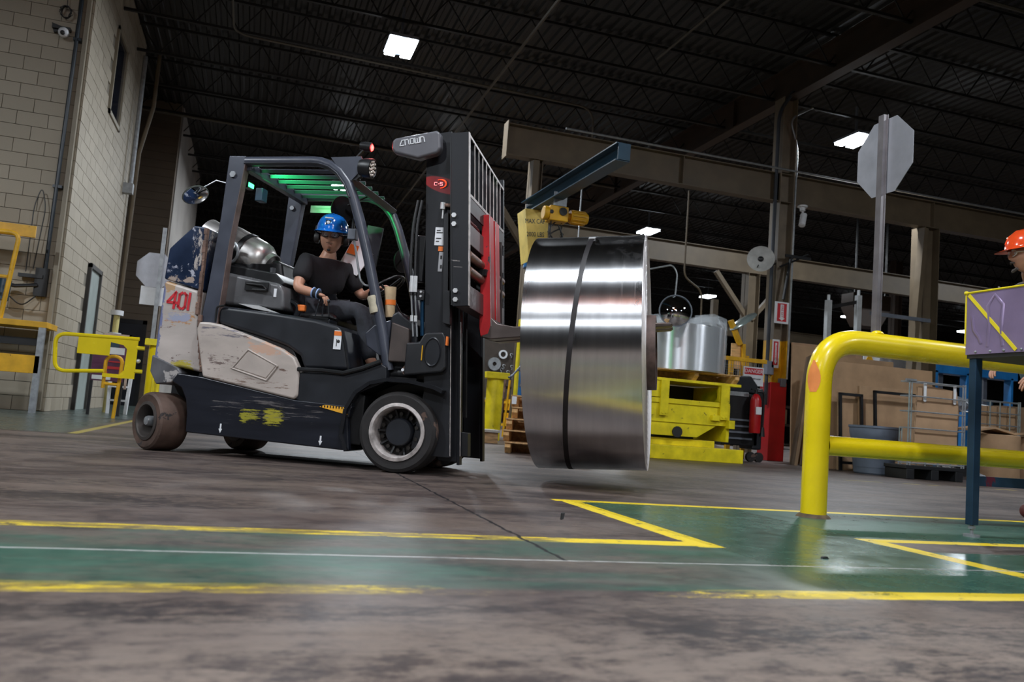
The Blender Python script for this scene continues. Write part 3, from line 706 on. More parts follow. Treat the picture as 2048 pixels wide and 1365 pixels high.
#@@RIGHT
# ------------------------------------------------------------------ right side background
lf = thing('lift_table', 'yellow steel upender table carrying the wrapped coil', 'lift table', (5.3, 10.8, 0))
Y2 = yellow2
B().box(-.4, 1.72, -.02, .32, .0, .2).go('base_beam', Y2, lf, bevel=.008)
B().box(-.3, 1.3, .1, 1.2, .2, .30).go('lower_frame', Y2, lf, bevel=.006)
b = B(); b.prism([(.05, .02, .34), (.95, .02, .34), (1.32, .02, .56), (.05, .02, .56)], (0, .06, 0)); b.go('sloped_apron', Y2, lf)
for s in (-.1, 1.42): B().box(s, s+.05, 0, 1.1, .3, .84).go('side_cheek', Y2, lf, bevel=.004)
B().box(-.1, 1.42, .0, .05, .53, .80).go('front_plate', Y2, lf, bevel=.004)
B().box(-.2, 1.45, -.02, .08, .80, .87).go('middle_rail', Y2, lf, bevel=.004)
for s in (.3, 1.28): B().box(s, s+.13, -.05, -.02, .62, 1.13).cyl((s+.04, -.06, .66), (s+.04, -.05, .66), .018).cyl((s+.1, -.06, .66), (s+.1, -.05, .66), .018).go('strap_plate', Y2, lf, bevel=.003)
B().box(-.2, .32, -.01, .05, .88, 1.12).go('upper_plate', Y2, lf, bevel=.004); B().box(1.27, 1.45, -.01, .05, .88, 1.12).go('upper_plate', Y2, lf, bevel=.004)
B().box(-.25, 1.62, -.03, 1.15, 1.12, 1.16).go('table_top', Y2, lf, bevel=.004)
for q_ in ((1.40, 1.50, -.1, .5, .62), (.08, .2, -.06, .62, .72), (1.15, 1.27, -.06, .6, .68)): B().box(q_[0], q_[1], q_[2], 0, q_[3], q_[4]).go('lug', Y2, lf, bevel=.004)
B().cyl((.62, -.01, .40), (.62, .01, .40), .08, 14).go('pin_hole', blackprint, lf)
B().box(-.05, 1.4, .9, 1.0, .3, 1.1).go('inner_frame', black, lf); B().box(1.36, 1.42, .05, .9, .87, 1.1).go('inner_side_plate', Y2, lf)
sk2 = skid('brown skid under the plastic wrapped coil', (6.95, 10.85, 1.165), R(90), 1.15, 1.45, None)
cp = thing('wrapped_coil', 'upright silver coil in clear plastic wrap on the yellow table', 'coil', (6.22, 11.4, 1.305))
c2 = mat('satin_coil_metal', (.86, .88, .93), .38, .9, .03, 9, stretch=(1, 1, .1), bmp=0)
_t = c2.node_tree; _tg = _t.nodes.new('ShaderNodeTangent'); _tg.direction_type = 'RADIAL'; _tg.axis = 'Z'; _t.links.new(_tg.outputs[0], _t.nodes['Principled BSDF'].inputs['Tangent'])
_t.nodes['Principled BSDF'].inputs['Anisotropic'].default_value = .9; _t.nodes['Principled BSDF'].inputs['Anisotropic Rotation'].default_value = .25
B().cyl((0, 0, 0), (0, 0, .68), .66, 56).go('coil_strip', mat('satin_coil_metal', (.74, .77, .82), .34, .75, .05, 9, stretch=(1, 1, .1)), cp)
B().lathe([(.2, .68), (.2, .685), (.15, .685), (.15, .68)], n=24, close=True).go('core', card, cp)
wrapm = mat('clear_crinkled_wrap', (.8, .86, .9), .12, 0, .03, 10, alpha=.22, bmp=.6)
b = B(); n = 72; prof = [(.675, .0), (.68, .2), (.676, .45), (.68, .66), (.64, .75), (.45, .80), (.2, .76)]
vs = []
for i, (r, h) in enumerate(prof):
    for k in range(n):
        a = 2*math.pi*k/n; q = .012*math.sin(k*3.1+i*2)*(1 if i < 3 else 3); hh = h+(.07*math.sin(k*.9+i*1.3)+.05*math.sin(k*.31+1) if i > 3 else 0)
        vs.append(((r+q)*math.cos(a), (r+q)*math.sin(a), hh))
b.add(vs, [(i*n+k, i*n+(k+1) % n, (i+1)*n+(k+1) % n, (i+1)*n+k) for i in range(len(prof)-1) for k in range(n)])
b.go('plastic_wrap', wrapm, cp, smooth=80)
# convex mirrors
cm = thing('convex_mirror', 'round convex mirror hanging above the wrapped coil', 'mirror', (5.62, 10.5, 2.1))
B().lathe([(.0, .085), (.06, .08), (.13, .055), (.19, .02), (.225, -.01)], (0, 0, 0), (-.35, -.93, .12), 36).go('mirror_dome', mirror, cm, smooth=80)
B().lathe([(.225, -.015), (.235, -.015), (.235, .0), (.225, .0)], (0, 0, 0), (-.35, -.93, .12), 36, True).go('rim', grey, cm)
B().tube(fillet([(0, .05, .1), (.02, .05, .55), (-.06, .06, .66), (-.5, 2.7, .70), (-.5, 2.7, 2.75)], .1), .012, 6).go('hanger', steel, cm)
wm = thing('wing_mirror', 'tilted long mirror on a yellow bracket left of the brown column', 'mirror', (8.15, 12.95, 2.34))
B().lathe([(.0, .03), (.12, .025), (.26, 0), (.28, -.03)], (.12, 0, .12), (-.62, .04, .78), 28).go('mirror_glass', mat('greenish_mirror', (.42, .50, .48), .22, .6, .1, 6), wm, smooth=80)
B().bar((-.12, 0, .1), (.1, 0, -.32), .1, .07).bar((.16, 0, -.3), (.18, 0, -1.0), .1, .06).go('bracket', yellowo, wm, bevel=.005)
B().box(-.08, .0, .0, .06, -2.34, -.55).box(.24, .30, .0, .06, -2.34, -.5).go('stand_leg', yellowo, wm)
B().box(-.05, .18, .02, .05, -.75, -.3).go('timber_panel', wood2, wm)
# wire guard with danger sign
wg = thing('mesh_guard', 'wire mesh guard panel with yellow top rail', 'guard', (7.5, 12.5, 0))
B().box(-.1, 1.0, -.03, .03, 1.68, 1.75).go('top_rail', yellowo, wg, bevel=.004)
b = B()
for k in range(22): b.box(k*.045, k*.045+.004, -.002, .002, .3, 1.68)
for k in range(30): b.box(0, .97, -.002, .002, .3+k*.045, .304+k*.045)
b.go('wire_mesh', steel, wg, smooth=0)
for s in (-.08,): B().box(s, s+.06, -.03, .03, 0, 1.68).go('post', yellowo, wg)
ds = thing('danger_sign', 'DANGER sign on the wire mesh guard', 'sign', (8.22, 12.44, 1.28))
B().box(-.2, .2, 0, .01, 0, .32).go('sign_plate', white, ds); B().box(-.18, .18, -.004, 0, .19, .30).go('red_panel', redprint, ds)
text('lettering', 'DANGER', white, .09, face_m((0, -.007, .245), (1, 0, 0), (0, 0, 1)), ds)
text('lettering', 'KEEP HANDS CLEAR', blackprint, .032, face_m((0, -.007, .12), (1, 0, 0), (0, 0, 1)), ds)
ct = thing('dark_machine', 'black floor scrubber machine between lift table and red column', 'machine', (7.25, 11.85, 0))
B().prism([(0, 0, 1.12), (.05, 0, 1.36), (.55, 0, 1.40), (.68, 0, 1.25), (.68, 0, 1.1)], (0, .5, 0)).go('hood', plastic, ct, bevel=.03)
B().box(.05, .72, .0, .5, .25, 1.1).go('body', black, ct, bevel=.02)
B().box(.62, .80, .0, .4, .2, 1.2).go('side_pod', plastic, ct, bevel=.03)
for k in range(4): B().box(.1, .6, -.02, .0, .35+k*.1, .38+k*.1).go('louvre', grey, ct)
B().box(.02, .5, -.02, 0, 1.05, 1.12).go('label_strip', steel, ct)
for x in (.1, .6, .75): B().cyl((x, -.02, .08), (x, .04, .08), .08, 14).go('wheel', rubber, ct)
fe = thing('fire_extinguisher', 'red fire extinguisher between the black machine and the red column foot', 'extinguisher', (7.80, 11.70, .47))
B().lathe([(.0, 0), (.085, 0), (.09, .02), (.09, .52), (.06, .60), (.03, .63), (.0, .63)], n=20).go('cylinder', redc, fe)
B().cyl((0, 0, .63), (0, 0, .69), .025, 10).box(-.09, .02, -.015, .015, .69, .71).go('valve', black, fe)
B().tube(fillet([(.0, 0, .67), (.14, -.02, .67), (.13, -.02, .1)], .06), .018, 8).cyl((.13, -.02, .1), (.13, -.02, -.05), .03, 10, .045).go('hose', black, fe)
B().box(-.05, .05, -.096, -.088, .3, .42).go('label_plate', white, fe); B().box(-.05, .05, .085, .15, .3, .34).go('wall_bracket', black, fe)
# wall fan and security camera
fn = thing('pedestal_fan_guard', 'pale round fan dish on the brown column', 'fan', (8.62, 13.0, 3.62))
B().lathe([(.05, -.02), (.12, -.01), (.2, .02), (.245, .06)], (0, 0, 0), (-.5, -.8, .15), 30).go('dish', mat('pale_dish', (.42, .42, .40), .5), fn, smooth=80)
B().ball((-.02, -.03, 0), .06, 7).tube([(0, 0, 0), (.25, .05, -.06), (.4, .1, 0)], .018, 6).tube([(.0, .0, 0), (-.1, -.06, -.16)], .01, 5).go('hub', black, fn)
sc = thing('security_camera', 'white bullet camera hanging under the tan beam right of the column', 'camera', (9.5, 13.05, 4.77))
B().cyl((0, 0, 0), (0, 0, -.03), .09, 16).cyl((0, 0, -.03), (0, 0, -.1), .05, 14).go('base', white, sc)
B().tube([(0, 0, -.08), (.0, -.02, -.2)], .02, 8).go('arm', white, sc)
B().cyl((.02, -.02, -.17), (-.06, -.08, -.40), .06, 16).cyl((-.06, -.08, -.40), (-.063, -.083, -.41), .045, 12).go('barrel', white, sc)
# cardboard sheets
def sheet(name, label, x, y, w, h, t, lean, rz=0, m=card, cat='cardboard', n=1):
    r = B().box(0, w, 0, t, 0, h).go(name, m, bevel=.002, smooth=0, label=label, cat=cat)
    r.location = (x, y, 0); r.rotation_euler = (R(-lean), 0, rz)
    return r
# edge-on leaning bundles beside the red column (they lean along x)
for k, (x, w) in enumerate([(8.55, .05), (8.75, .05), (8.92, .06)]):
    b = B().box(0, w, 0, .55, 0, 1.82); o = b.go('cardboard_sheet', card2 if k < 2 else card, bevel=.002, label=['leftmost narrow cardboard bundle leaning by the red column', 'middle narrow cardboard bundle leaning by the red column', 'third narrow cardboard bundle, nearest the yellow rail post'][k], cat='cardboard')
    o.location = (x-.08, 11.55, 0); o.rotation_euler = (0, R(6), R(-28))
cardp = mat('pale_new_cardboard', (.44, .28, .165), .8, 0, .08, 3, bmp=.1)
sheet('cardboard_sheet', 'wide pale cardboard sheet standing behind the narrow bundles', 9.45, 13.0, 1.5, 2.2, .03, 3, R(-3), cardp)
sheet('cardboard_sheet', 'tallest brown cardboard sheet behind the large sloping one', 9.05, 12.45, 1.3, 2.08, .03, 3, R(-3))
sheet('cardboard_sheet', 'cardboard sheet whose corner shows between the tallest and the large one', 9.45, 12.2, 1.5, 1.93, .03, 3, R(-3))
sheet('cardboard_sheet', 'large cardboard sheet behind the rail, upper edge sloping right', 8.72, 11.15, 2.05, 1.72, .04, 3, R(-3))
sheet('cardboard_sheet', 'short cardboard sheet standing inside the left dark steel frame', 8.80, 10.92, .45, 1.22, .03, 3, R(-3))
sheet('cardboard_sheet', 'cardboard sheet standing inside the right dark steel frame', 9.12, 10.80, 1.0, 1.34, .05, 4, R(-3), card)
def leanframe(label, x, y, w, h):
    r = thing('steel_frame', label, 'frame', (x, y, 0)); r.rotation_euler = (R(-4), 0, R(-3))
    for s in (0, w-.04): B().box(s, s+.04, -.04, 0, 0, h).go('upright', black, r)
    B().box(0, w, -.04, 0, h-.04, h).go('top_bar', black, r); B().box(0, w, -.04, 0, .1, .14).go('lower_bar', black, r)
leanframe('dark steel frame leaning left of the grey bin', 8.72, 10.80, .42, 1.2)
leanframe('wider dark steel frame leaning behind the grey bin', 9.22, 10.62, .95, 1.27)
tr = thing('waste_bin', 'large round blue-grey waste bin behind the yellow rail', 'bin', (8.80, 10.15, 0))
binm = mat('blue_grey_bin_plastic', (.15, .18, .24), .5, 0, .1, 3)
B().lathe([(.25, 0), (.27, .02), (.295, .46), (.30, .47), (.32, .50), (.345, .60), (.345, .66), (.36, .67), (.36, .70), (.335, .70), (.325, .62), (.28, .1), (.0, .06)], n=36).go('bin_body', binm, tr)
B().tube(fillet([(.29, -.12, .42), (.39, -.16, .40), (.38, -.15, .24), (.27, -.1, .22)], .04), .018, 6).go('handle', white, tr)
# cage totes
def tote(label, x, y, wood_panel=True, rz=0):
    r = thing('wire_tote', label, 'cage', (x, y, 0), rz)
    bp = mat('black_pallet_plastic', (.012, .013, .015), .5)
    for k in range(3): B().box(k*.42, k*.42+.13, 0, .42, 0, .14).go('pallet_foot', bp, r, bevel=.01)
    B().box(-.02, .99, 0, .42, .14, .19).go('pallet_deck', bp, r, bevel=.008)
    b = B()
    for z in (.22, .46, .70, .93, 1.14, 1.34):
        b.tube([(0, 0, z), (.97, 0, z), (.97, .16, z), (0, .16, z)], .011, 6, closed=True)
    for x2 in [0, .04, .30, .52, .74, .93, .97]: b.tube([(x2, 0, .19), (x2, 0, 1.36 if x2 < .05 or x2 > .92 else .46 if wood_panel else 1.34)], .011, 6); b.tube([(x2, .16, .19), (x2, .16, .7)], .009, 6)
    b.box(-.06, .1, -.02, .02, 1.34, 1.37)
    b.go('wire_frame', steel, r)
    return r
t_a = tote('wire tote on black pallet with a torn cardboard panel inside', 8.62, 9.3, True)
b = B(); o = [(.15, .22), (.2, 1.28), (.42, 1.30), (.88, 1.26), (.93, .95), (.90, .6), (.92, .22)]
b.sv(o, .06, .09).go('torn_cardboard', cardp, label='pale torn cardboard panel standing in the left wire tote', cat='cardboard', loc=(8.62, 9.3, 0))
for k, x in enumerate((.28, .80)): B().box(x, x+.04, .03, .045, 1.12-.02*k, 1.34).ball((x+.02, .035, 1.1), .03, 5, (1, .3, 1)).go('white_tape_strip', white, loc=(8.62, 9.3, 0), label=['left white tie strip hanging on the wire tote', 'right white tie strip hanging on the wire tote'][k], cat='strip')
t_b = tote('second wire tote, empty grid side, behind the blue stand leg', 11.9, 11.3, False)
B().box(.05, .95, .07, .1, .22, 1.25).go('torn_cardboard', card, loc=(11.9, 11.3, 0), label='cardboard sheet inside the second wire tote', cat='cardboard')
def crump(label, x, y, z, s, seed, w=1.0):
    random.seed(seed); b = B().ball((0, 0, 0), 1, 9, (w, .7, .5)); b.v = [tuple(c*s*(1+random.uniform(-.28, .28)) for c in v) for v in b.v]
    b.go('crumpled_film', wrapm2, loc=(x, y, z), smooth=0, label=label, cat='plastic film')
wrapm2 = mat('crumpled_grey_film', (.5, .53, .58), .2, .4, .1, 9, alpha=.75)
crump('crumpled clear film heaped at the top of the first tote foot', 9.4, 9.62, .40, .17, 3)
crump('crumpled film spilling over the right pallet corner', 9.78, 9.2, .08, .1, 4)
crump('crumpled film lying in the top of the second tote', 11.9, 11.75, 1.25, .25, 5, 1.3)
for k, (x, y) in enumerate([(11.10, 10.2), (11.90, 10.25)]):
    r = thing('fibre_drum', ['cardboard fibre drum right of the blue stand leg', 'second cardboard fibre drum at the right edge'][k], 'drum', (x, y, 0))
    B().lathe([(.0, 0), (.35, 0), (.36, .02), (.36, .72), (.34, .73), (0, .73)], n=32).go('drum_wall', card, r)
    B().lathe([(.365, 0), (.372, 0), (.372, .05), (.365, .05)], n=32, close=True).go('base_band', card2, r)
B().prism([(-.1, 0, .0), (.2, .0, .05), (.6, 0, -.02), (1.2, 0, .04), (1.6, 0, 0), (1.6, 0, .03), (.6, 0, .01), (.2, 0, .08), (-.1, 0, .03)], (0, .5, 0)).go('cardboard_lid_sheet', card, loc=(10.65, 9.95, .76), label='flat cardboard sheet laid over the fibre drums', cat='cardboard')
B().box(0, 1.3, 0, .5, 0, 1.3).go('cardboard_box', card2, loc=(12.9, 11.6, 0), bevel=.005, label='big brown cardboard box behind the fibre drums', cat='box')
# blue and yellow machinery behind the sheets
bm_ = thing('press_machine', 'blue machine frame with posts behind the wire totes', 'machine', (14.4, 15.0, 0))
B().box(0, 2.6, 0, .3, 2.15, 2.55).go('top_beam', blue, bm_, bevel=.01)
for s in (0, 1.1, 1.25, 2.4): B().box(s, s+(.28 if s == 0 else .06), 0, .2, 0, 2.2).go('upright', blue, bm_)
B().box(.5, .62, .2, .3, 0, 2.2).go('grey_upright', grey, bm_); B().box(1.8, 1.9, .2, .3, 0, 2.2).go('grey_upright', grey, bm_)
B().tube([(.4, -.1, 1.55), (2.7, -.1, 1.45)], .02, 6).tube([(.4, -.1, 1.35), (2.7, -.1, 1.25)], .02, 6).go('handrail', steel, bm_)
cab = thing('control_cabinet', 'pale grey control cabinet above a yellow bracket', 'cabinet', (12.2, 14.0, 0))
B().box(0, .75, 0, .3, 1.95, 2.3).go('cabinet_body', mat('pale_grey_cabinet', (.42, .43, .45), .5), cab, bevel=.01)
B().box(.15, .32, .0, .1, 0, 1.93).box(.4, .5, .05, .12, 0, 1.7).go('yellow_bracket', yellowo, cab, bevel=.01)
B().box(-.35, -.08, .05, .08, 1.98, 2.35).go('notice_plate', white, cab); B().prism([(-.32, .04, 2.1), (-.1, .04, 2.1), (-.21, .04, 2.3)], (0, .01, 0)).ball((-.21, .04, 2.05), .04, 5, (1, .2, 1)).go('yellow_symbol', yellowo, cab)
b = B()
for k in range(8): b.box(-.5+k*.07, -.5+k*.07+.006, -.1, -.095, 1.75, 1.95)
for z in (1.75, 1.8, 1.85, 1.9, 1.95): b.box(-.5, .1, -.1, -.095, z, z+.006)
b.go('wire_basket', black, cab)
B().box(.80, 1.1, .2, .4, 0, 2.3).tube([(1.0, .1, .5), (1.15, .1, 1.4), (1.2, .1, 2.3)], .025, 6).go('yellow_side_post', Y2, cab)
wp = thing('white_gantry', 'pair of white posts joined by a dark bar behind the yellow rail', 'posts', (10.9, 14, 0))
for s in (0, .72): B().box(s-.05, s+.05, -.05, .05, 0, 3.25+s*.25).cyl((s, 0, 3.25+s*.25), (s, 0, 3.36+s*.25), .03, 8).go('post', mat('pale_galvanised_post', (.5, .53, .55), .5, .3, .08, 8), wp)
B().bar((0, 0, 3.1), (.72, 0, 3.3), .03, .07).go('cross_bar', black, wp)
B().box(12.0-.9, 12.0+.5, 13.0, 13.05, 2.88, 2.95).go('bar_bracket', grey, label='grey horizontal bar fixed to the right tan column', cat='bracket')
B().box(8.05, 8.16, 13.6, 13.7, 0, 2.9).go('dark_post', tan, label='thin tan post behind the wire mesh guard', cat='post')
B().box(6.9, 7.4, 14.5, 14.9, 0, 2.3).go('blue_panel', darkblue, label='dark blue panel behind the wrapped coil top', cat='panel', bevel=.01)
B().tube(fillet([(7.80, 13.5, 0), (7.74, 13.5, 3.0), (7.3, 13.4, 3.2), (7.3, 13.4, 4.8)], .15), .018, 6).go('thin_pole', tan, label='thin dark pole rising behind the wrapped coil', cat='pole')
# far clutter that closes the view at floor level
random.seed(11)
for k in range(16):
    x = 5+k*2.1; h = random.uniform(.8, 2.4); m = random.choice([darkblue, grey, black, tan, yellowo, brown])
    r = thing('storage_rack', 'dark storage rack among the machines far behind', 'rack', (x, 27+random.uniform(0, 5), 0), 0, 'far storage racks')
    for s in (0, 1.6): B().box(s, s+.08, 0, .6, 0, h+.5).go('upright', m, r)
    for z in (.1, h*.55, h): B().box(0, 1.6, 0, .6, z, z+.08).go('shelf_beam', m, r)
    B().box(.1, random.uniform(.8, 1.5), .1, .5, h*.55+.08, h*.95).go('stored_crate', random.choice([card2, grey, darkblue]), r)
#@@FRONT
# ------------------------------------------------------------------ yellow rail, sign, stand in front
rl = thing('guard_rail', 'thick yellow tubular guard rail with an orange scuff on its post', 'guard rail', (3.08, 4.01, 0))
b = B().tube(fillet([(0, 0, 0), (0, 0, 1.01), (3.4, 0, 1.01), (3.4, 0, 0)], .26, 12), .071, 28)
b.go('rail_tube', yellow, rl, smooth=60)
B().tube([(.05, 0, .405), (3.36, 0, .405)], .057, 24, caps=False).go('mid_rail', yellow, rl, smooth=60)
B().lathe([(.095, 0), (.085, .012), (.073, .02)], n=28).go('weld_foot', mat('rusty_foot', (.12, .08, .04), .7, 0, .3, 20), rl)
B().ball((.39, 0, 1.08), .035, 8, (1, 1, .5)).go('sign_weld', yellow, rl)
# orange scuff: thin shell hugging the post
def shell(z0, z1, a0, a1, r, m, name, par, n=8, taper=True):
    vs = []; rows = 7
    for i in range(rows):
        t = i/(rows-1); z = z0+(z1-z0)*t; wv = math.sin(math.pi*min(1, .15+t*.85)) if taper else 1
        mid = (a0+a1)/2; hw = (a1-a0)/2*max(.12, wv)
        for k in range(n+1):
            a = R(mid-hw+2*hw*k/n); vs.append((r*math.cos(a), r*math.sin(a), z))
    B().add(vs, [(i*(n+1)+k, i*(n+1)+k+1, (i+1)*(n+1)+k+1, (i+1)*(n+1)+k) for i in range(rows-1) for k in range(n)]).go(name, m, par, smooth=80)
shell(.70, .88, -185, -120, .0722, mat('fluorescent_orange_paint', (.95, .30, .08), .5, 0, .08, 9), 'orange_scuff', rl)
sg = thing('octagonal_sign', 'back of an octagonal metal sign on a post standing on the yellow rail', 'sign', (3.48, 4.04, 1.083))
B().box(-.012, .012, -.022, .022, 0, 1.33).box(.012, .016, -.03, .03, 0, 1.33).go('u_channel_post', mat('dull_channel_steel', (.32, .30, .31), .38, .8, .12, 7), sg)
octa((.02, -.0, 1.075), .462, (0, 1, 0), (0, 0, 1), .003).go('octagon_plate', signback, sg)
st = thing('metal_stand', 'blue steel stand with a purple-grey box top on a levelling foot', 'stand', (3.56, 3.40, 0))
bluel = mat('blue_red_oil_steel', (.03, .075, .14), .32, .5, .25, 2.2, chip=(.16, .03, .06), chip_amt=.06, chip_scale=2.2, stretch=(1, 1, 1))
purple = mat('purple_grey_sheet', (.30, .23, .38), .35, .35, .12, 4, chip=(.18, .09, .16), chip_amt=-.04, chip_scale=3)
st.location = (3.59, 3.42, 0)
for (x, y) in ((0, 0), (.95, 0), (0, -.95), (.95, -.95)):
    B().box(x-.022, x+.022, y-.022, y+.022, .06, .95).go('leg', bluel, st, bevel=.003)
    lf_ = B().cyl((x, y, 0), (x, y, .012), .04, 16).cyl((x, y, .012), (x, y, .07), .009, 8).cyl((x, y, .04), (x, y, .055), .018, 6).go('levelling_foot', steel, st)
for y in (0, -.95): B().box(.022, .93, y-.015, y+.015, .26, .31).go('stretcher', bluel, st)
B().box(.94, .96, -.93, -.02, .26, .31).go('stretcher', bluel, st)
B().box(-.03, 1.0, -1.0, .03, .915, .935).go('top_frame', blackprint, st)
B().box(-.035, -.03, -1.0, .035, .935, 1.26).go('box_panel', purple, st); B().box(-.03, 1.0, .03, .035, .935, 1.26).go('box_panel', purple, st)
B().box(1.0, 1.005, -1.0, .035, .935, 1.26).go('box_panel', purple, st); B().box(-.03, 1.0, -1.0, -.995, .935, 1.26).go('box_panel', purple, st)
B().tube([(-.034, .038, 1.262), (-.034, -1.0, 1.262)], .006, 6).tube([(-.036, .037, 1.262), (1.0, .037, 1.262)], .006, 6).tube([(-.036, .037, .99), (-.036, .037, 1.262)], .005, 6).ball((-.036, .037, 1.262), .012, 6).go('yellow_trim', Y2, st)
B().bar((-.037, .02, 1.25), (-.037, -.27, .945), .018, .003, (1, 0, 0)).go('diagonal_stripe', mat('yellow_tape', (.85, .70, .02), .5, 0, .05, 9), st)
b = B()
b.tube([(-.035, .0, 1.14), (-.042, -.015, 1.06), (-.042, -.05, 1.02), (-.035, -.06, .99)], .010, 6).tube([(-.033, -.10, .97), (-.038, -.11, 1.08), (-.038, -.10, 1.18), (-.033, -.14, 1.235), (-.038, -.19, 1.18), (-.038, -.18, 1.05), (-.033, -.19, .97)], .011, 8)
b.v = [(-.034+(x+.034)*.35, y, z) for x, y, z in b.v]
b.go('dent_ridge', purple, st, smooth=80)
for y in (-.03, -.12, -.2, -.3): B().ball((-.037, y, .947), .007, 5).go('weld_blob', steel, st)
#@@TRUCK
# ------------------------------------------------------------------ forklift: local x forward, y away from the camera, z up
TH = R(-29)
fk = thing('forklift', 'dark forklift with pale scuffed side panel, driving right with a coil on its forks', 'forklift', (.99, 5.53, 0), TH)
W = 1.08
def P(name, m, b, **k): return b.go(name, m, fk, **k)
cwm = mat('scraped_pale_counterweight_paint', (.46, .41, .38), .42, 0, .10, 4, chip=(.15, .10, .09), chip_amt=-.03, chip_scale=10, stretch=(.6, 1, 1.5))
overlay(cwm, [(-1.90, -1.62, .88, 1.02, (.42, .22, .09), 16, .62, (.6, 1, 2)), (-1.87, -1.66, .92, 1.0, (.30, .32, .42), 16, .58, (.6, 1, 2)), (-1.93, -1.80, 1.13, 1.24, (.42, .27, .15), 16, .58, (1, 1, 1)), (-1.80, -1.6, .56, .66, (.40, .34, .05), 14, .56, (.5, 1, 2)), (-1.95, -1.885, .5, 1.24, (.16, .18, .32), 18, .52, (1, 1, .6))])
cw = P('counterweight', cwm, B().sv([(-1.93, .57), (-1.915, 1.23), (-1.62, 1.16), (-1.60, .91), (-1.50, .57), (-1.71, .60)], .03, W-.03), bevel=.025)
for v0, v1 in ((.03, .24), (W-.24, W-.03)):
    h = P('counterweight_horn', overlay(navy, [(-1.92, -1.74, 1.26, 1.36, (.30, .31, .38), 13, .60, (1, 1, 1.4)), (-1.72, -1.60, 1.3, 1.64, (.40, .36, .33), 14, .62, (1.5, 1, .5)), (-1.9, -1.66, 1.2, 1.27, (.35, .28, .24), 10, .60, (1, 1, 1.6))]) if v0 < .1 else navy, B().sv([(-1.915, 1.235), (-1.90, 1.46), (-1.84, 1.52), (-1.72, 1.635), (-1.62, 1.625), (-1.622, 1.165)], v0, v1), bevel=.012)
P('counterweight_core', navy, B().sv([(-1.88, 1.2), (-1.88, 1.36), (-1.62, 1.34), (-1.62, 1.14)], .24, W-.24), bevel=.01)
b = B()
random.seed(5)
zz = [.58+i*.045 for i in range(24)]
lo = [(-1.602-.0*z, z) for z in zz]
for i in range(23):
    q = random.uniform(0, .012); x0 = -1.585 if zz[i] < .95 else -1.615
    if zz[i] < .9: x0 = -1.59+(.9-zz[i])*.18
    b.box(x0-.006-q, x0+.012, .022-q*.3, .05, zz[i], zz[i]+.046)
P('rusty_edge_strip', rust, b, bevel=.003)
P('rear_bumper', mat('grey_scuffed_bumper', (.10, .10, .11), .45, 0, .2, 6, chip=(.35, .33, .32), chip_amt=0), B().sv([(-1.938, .56), (-1.935, .68), (-1.72, .60), (-1.69, .56), (-1.76, .49), (-1.88, .47)], .022, W-.03), bevel=.01)
#@@NUM
ss = P('side_panel', cream, B().sv([(-1.585, .88), (-1.57, .935), (-1.50, .935), (-1.41, .925), (-1.09, .835), (-.92, .78), (-.82, .725), (-.775, .65), (-.765, .46), (-.79, .435), (-1.50, .545)], -.012, .05), bevel=.02, seg=3)
sdm = mat('scuffed_side_panel_paint', (.48, .42, .38), .40, 0, .10, 4, chip=(.14, .09, .07), chip_amt=-.035, chip_scale=9, stretch=(.6, 1, 1.3))
overlay(sdm, [(-1.50, -1.15, .58, .74, (.16, .12, .11), 30, .66, (.5, 1, 2.5)), (-1.58, -1.05, .80, .93, (.15, .14, .17), 26, .67, (.25, 1, 3)), (-1.56, -.80, .46, .60, (.20, .14, .11), 24, .69, (.3, 1, 3)), (-1.2, -.8, .70, .86, (.55, .36, .27), 14, .60, (.6, 1, 1.5))])
ss.data.materials[0] = sdm
P('panel_scallop', mat('cream_inset', (.46, .40, .36), .5, 0, .1, 5, chip=(.2, .12, .08), chip_amt=-.04), B().sv([(-1.26, .625), (-1.165, .745), (-.945, .655), (-1.01, .565)], -.0165, .0), bevel=.006)
b = B(); pts = [(-1.275, .62), (-1.165, .757), (-.93, .655), (-1.005, .552)]
for i in range(4):
    a, c = pts[i], pts[(i+1) % 4]; b.tube([(a[0], -.014, a[1]), (c[0], -.014, c[1])], .006, 6)
P('scallop_rim', cream, b)
ch = P('chassis_skirt', mat('navy_black_scuffed_steel', (.008, .010, .017), .34, 0, .2, 4, chip=(.10, .09, .10), chip_amt=-.06, chip_scale=10, stretch=(.3, 1, 2.5)), B().sv([(-1.50, .545), (-1.70, .56), (-1.74, .50), (-1.66, .46), (-1.615, .38), (-1.595, .28), (-1.59, .15), (-.36, .12), (-.395, .36), (-.36, .42), (-.785, .435)], .0, .05), bevel=.01)
P('far_skirt', black, B().sv([(-1.50, .545), (-1.6, .5), (-1.59, .15), (-.36, .12), (-.36, .42), (-.785, .435)], W-.05, W), bevel=.01)
overlay(MC['navy_black_scuffed_steel'], [(-1.20, -1.02, .24, .36, (.30, .28, .03), 14, .58, (.35, 1, 3)), (-1.02, -.84, .24, .38, (.34, .31, .03), 14, .56, (.35, 1, 3)), (-1.5, -.5, .2, .5, (.12, .11, .11), 22, .69, (.12, 1, 3))])
if 0: P('yellow_scuff', mat('thin_yellow_scuff', (.35, .32, .04), .6, 0, .4, 20, chip=(.014, .018, .028), chip_amt=.12, chip_scale=9, stretch=(.3, 1, 3)), B().box(-1.12, -1.03, -.0022, .001, .26, .345).box(-.98, -.88, -.0022, .001, .27, .36))
b = B()
for x in (-1.32, -.57):
    z = .175 if x < -1 else .15
    b.prism([(x-.006, -.003, z+.055), (x+.006, -.003, z+.055), (x+.006, -.003, z+.02), (x+.014, -.003, z+.02), (x, -.003, z-.01), (x-.014, -.003, z+.02), (x-.006, -.003, z+.02)], (0, .002, 0))
P('arrow_mark', white, b)
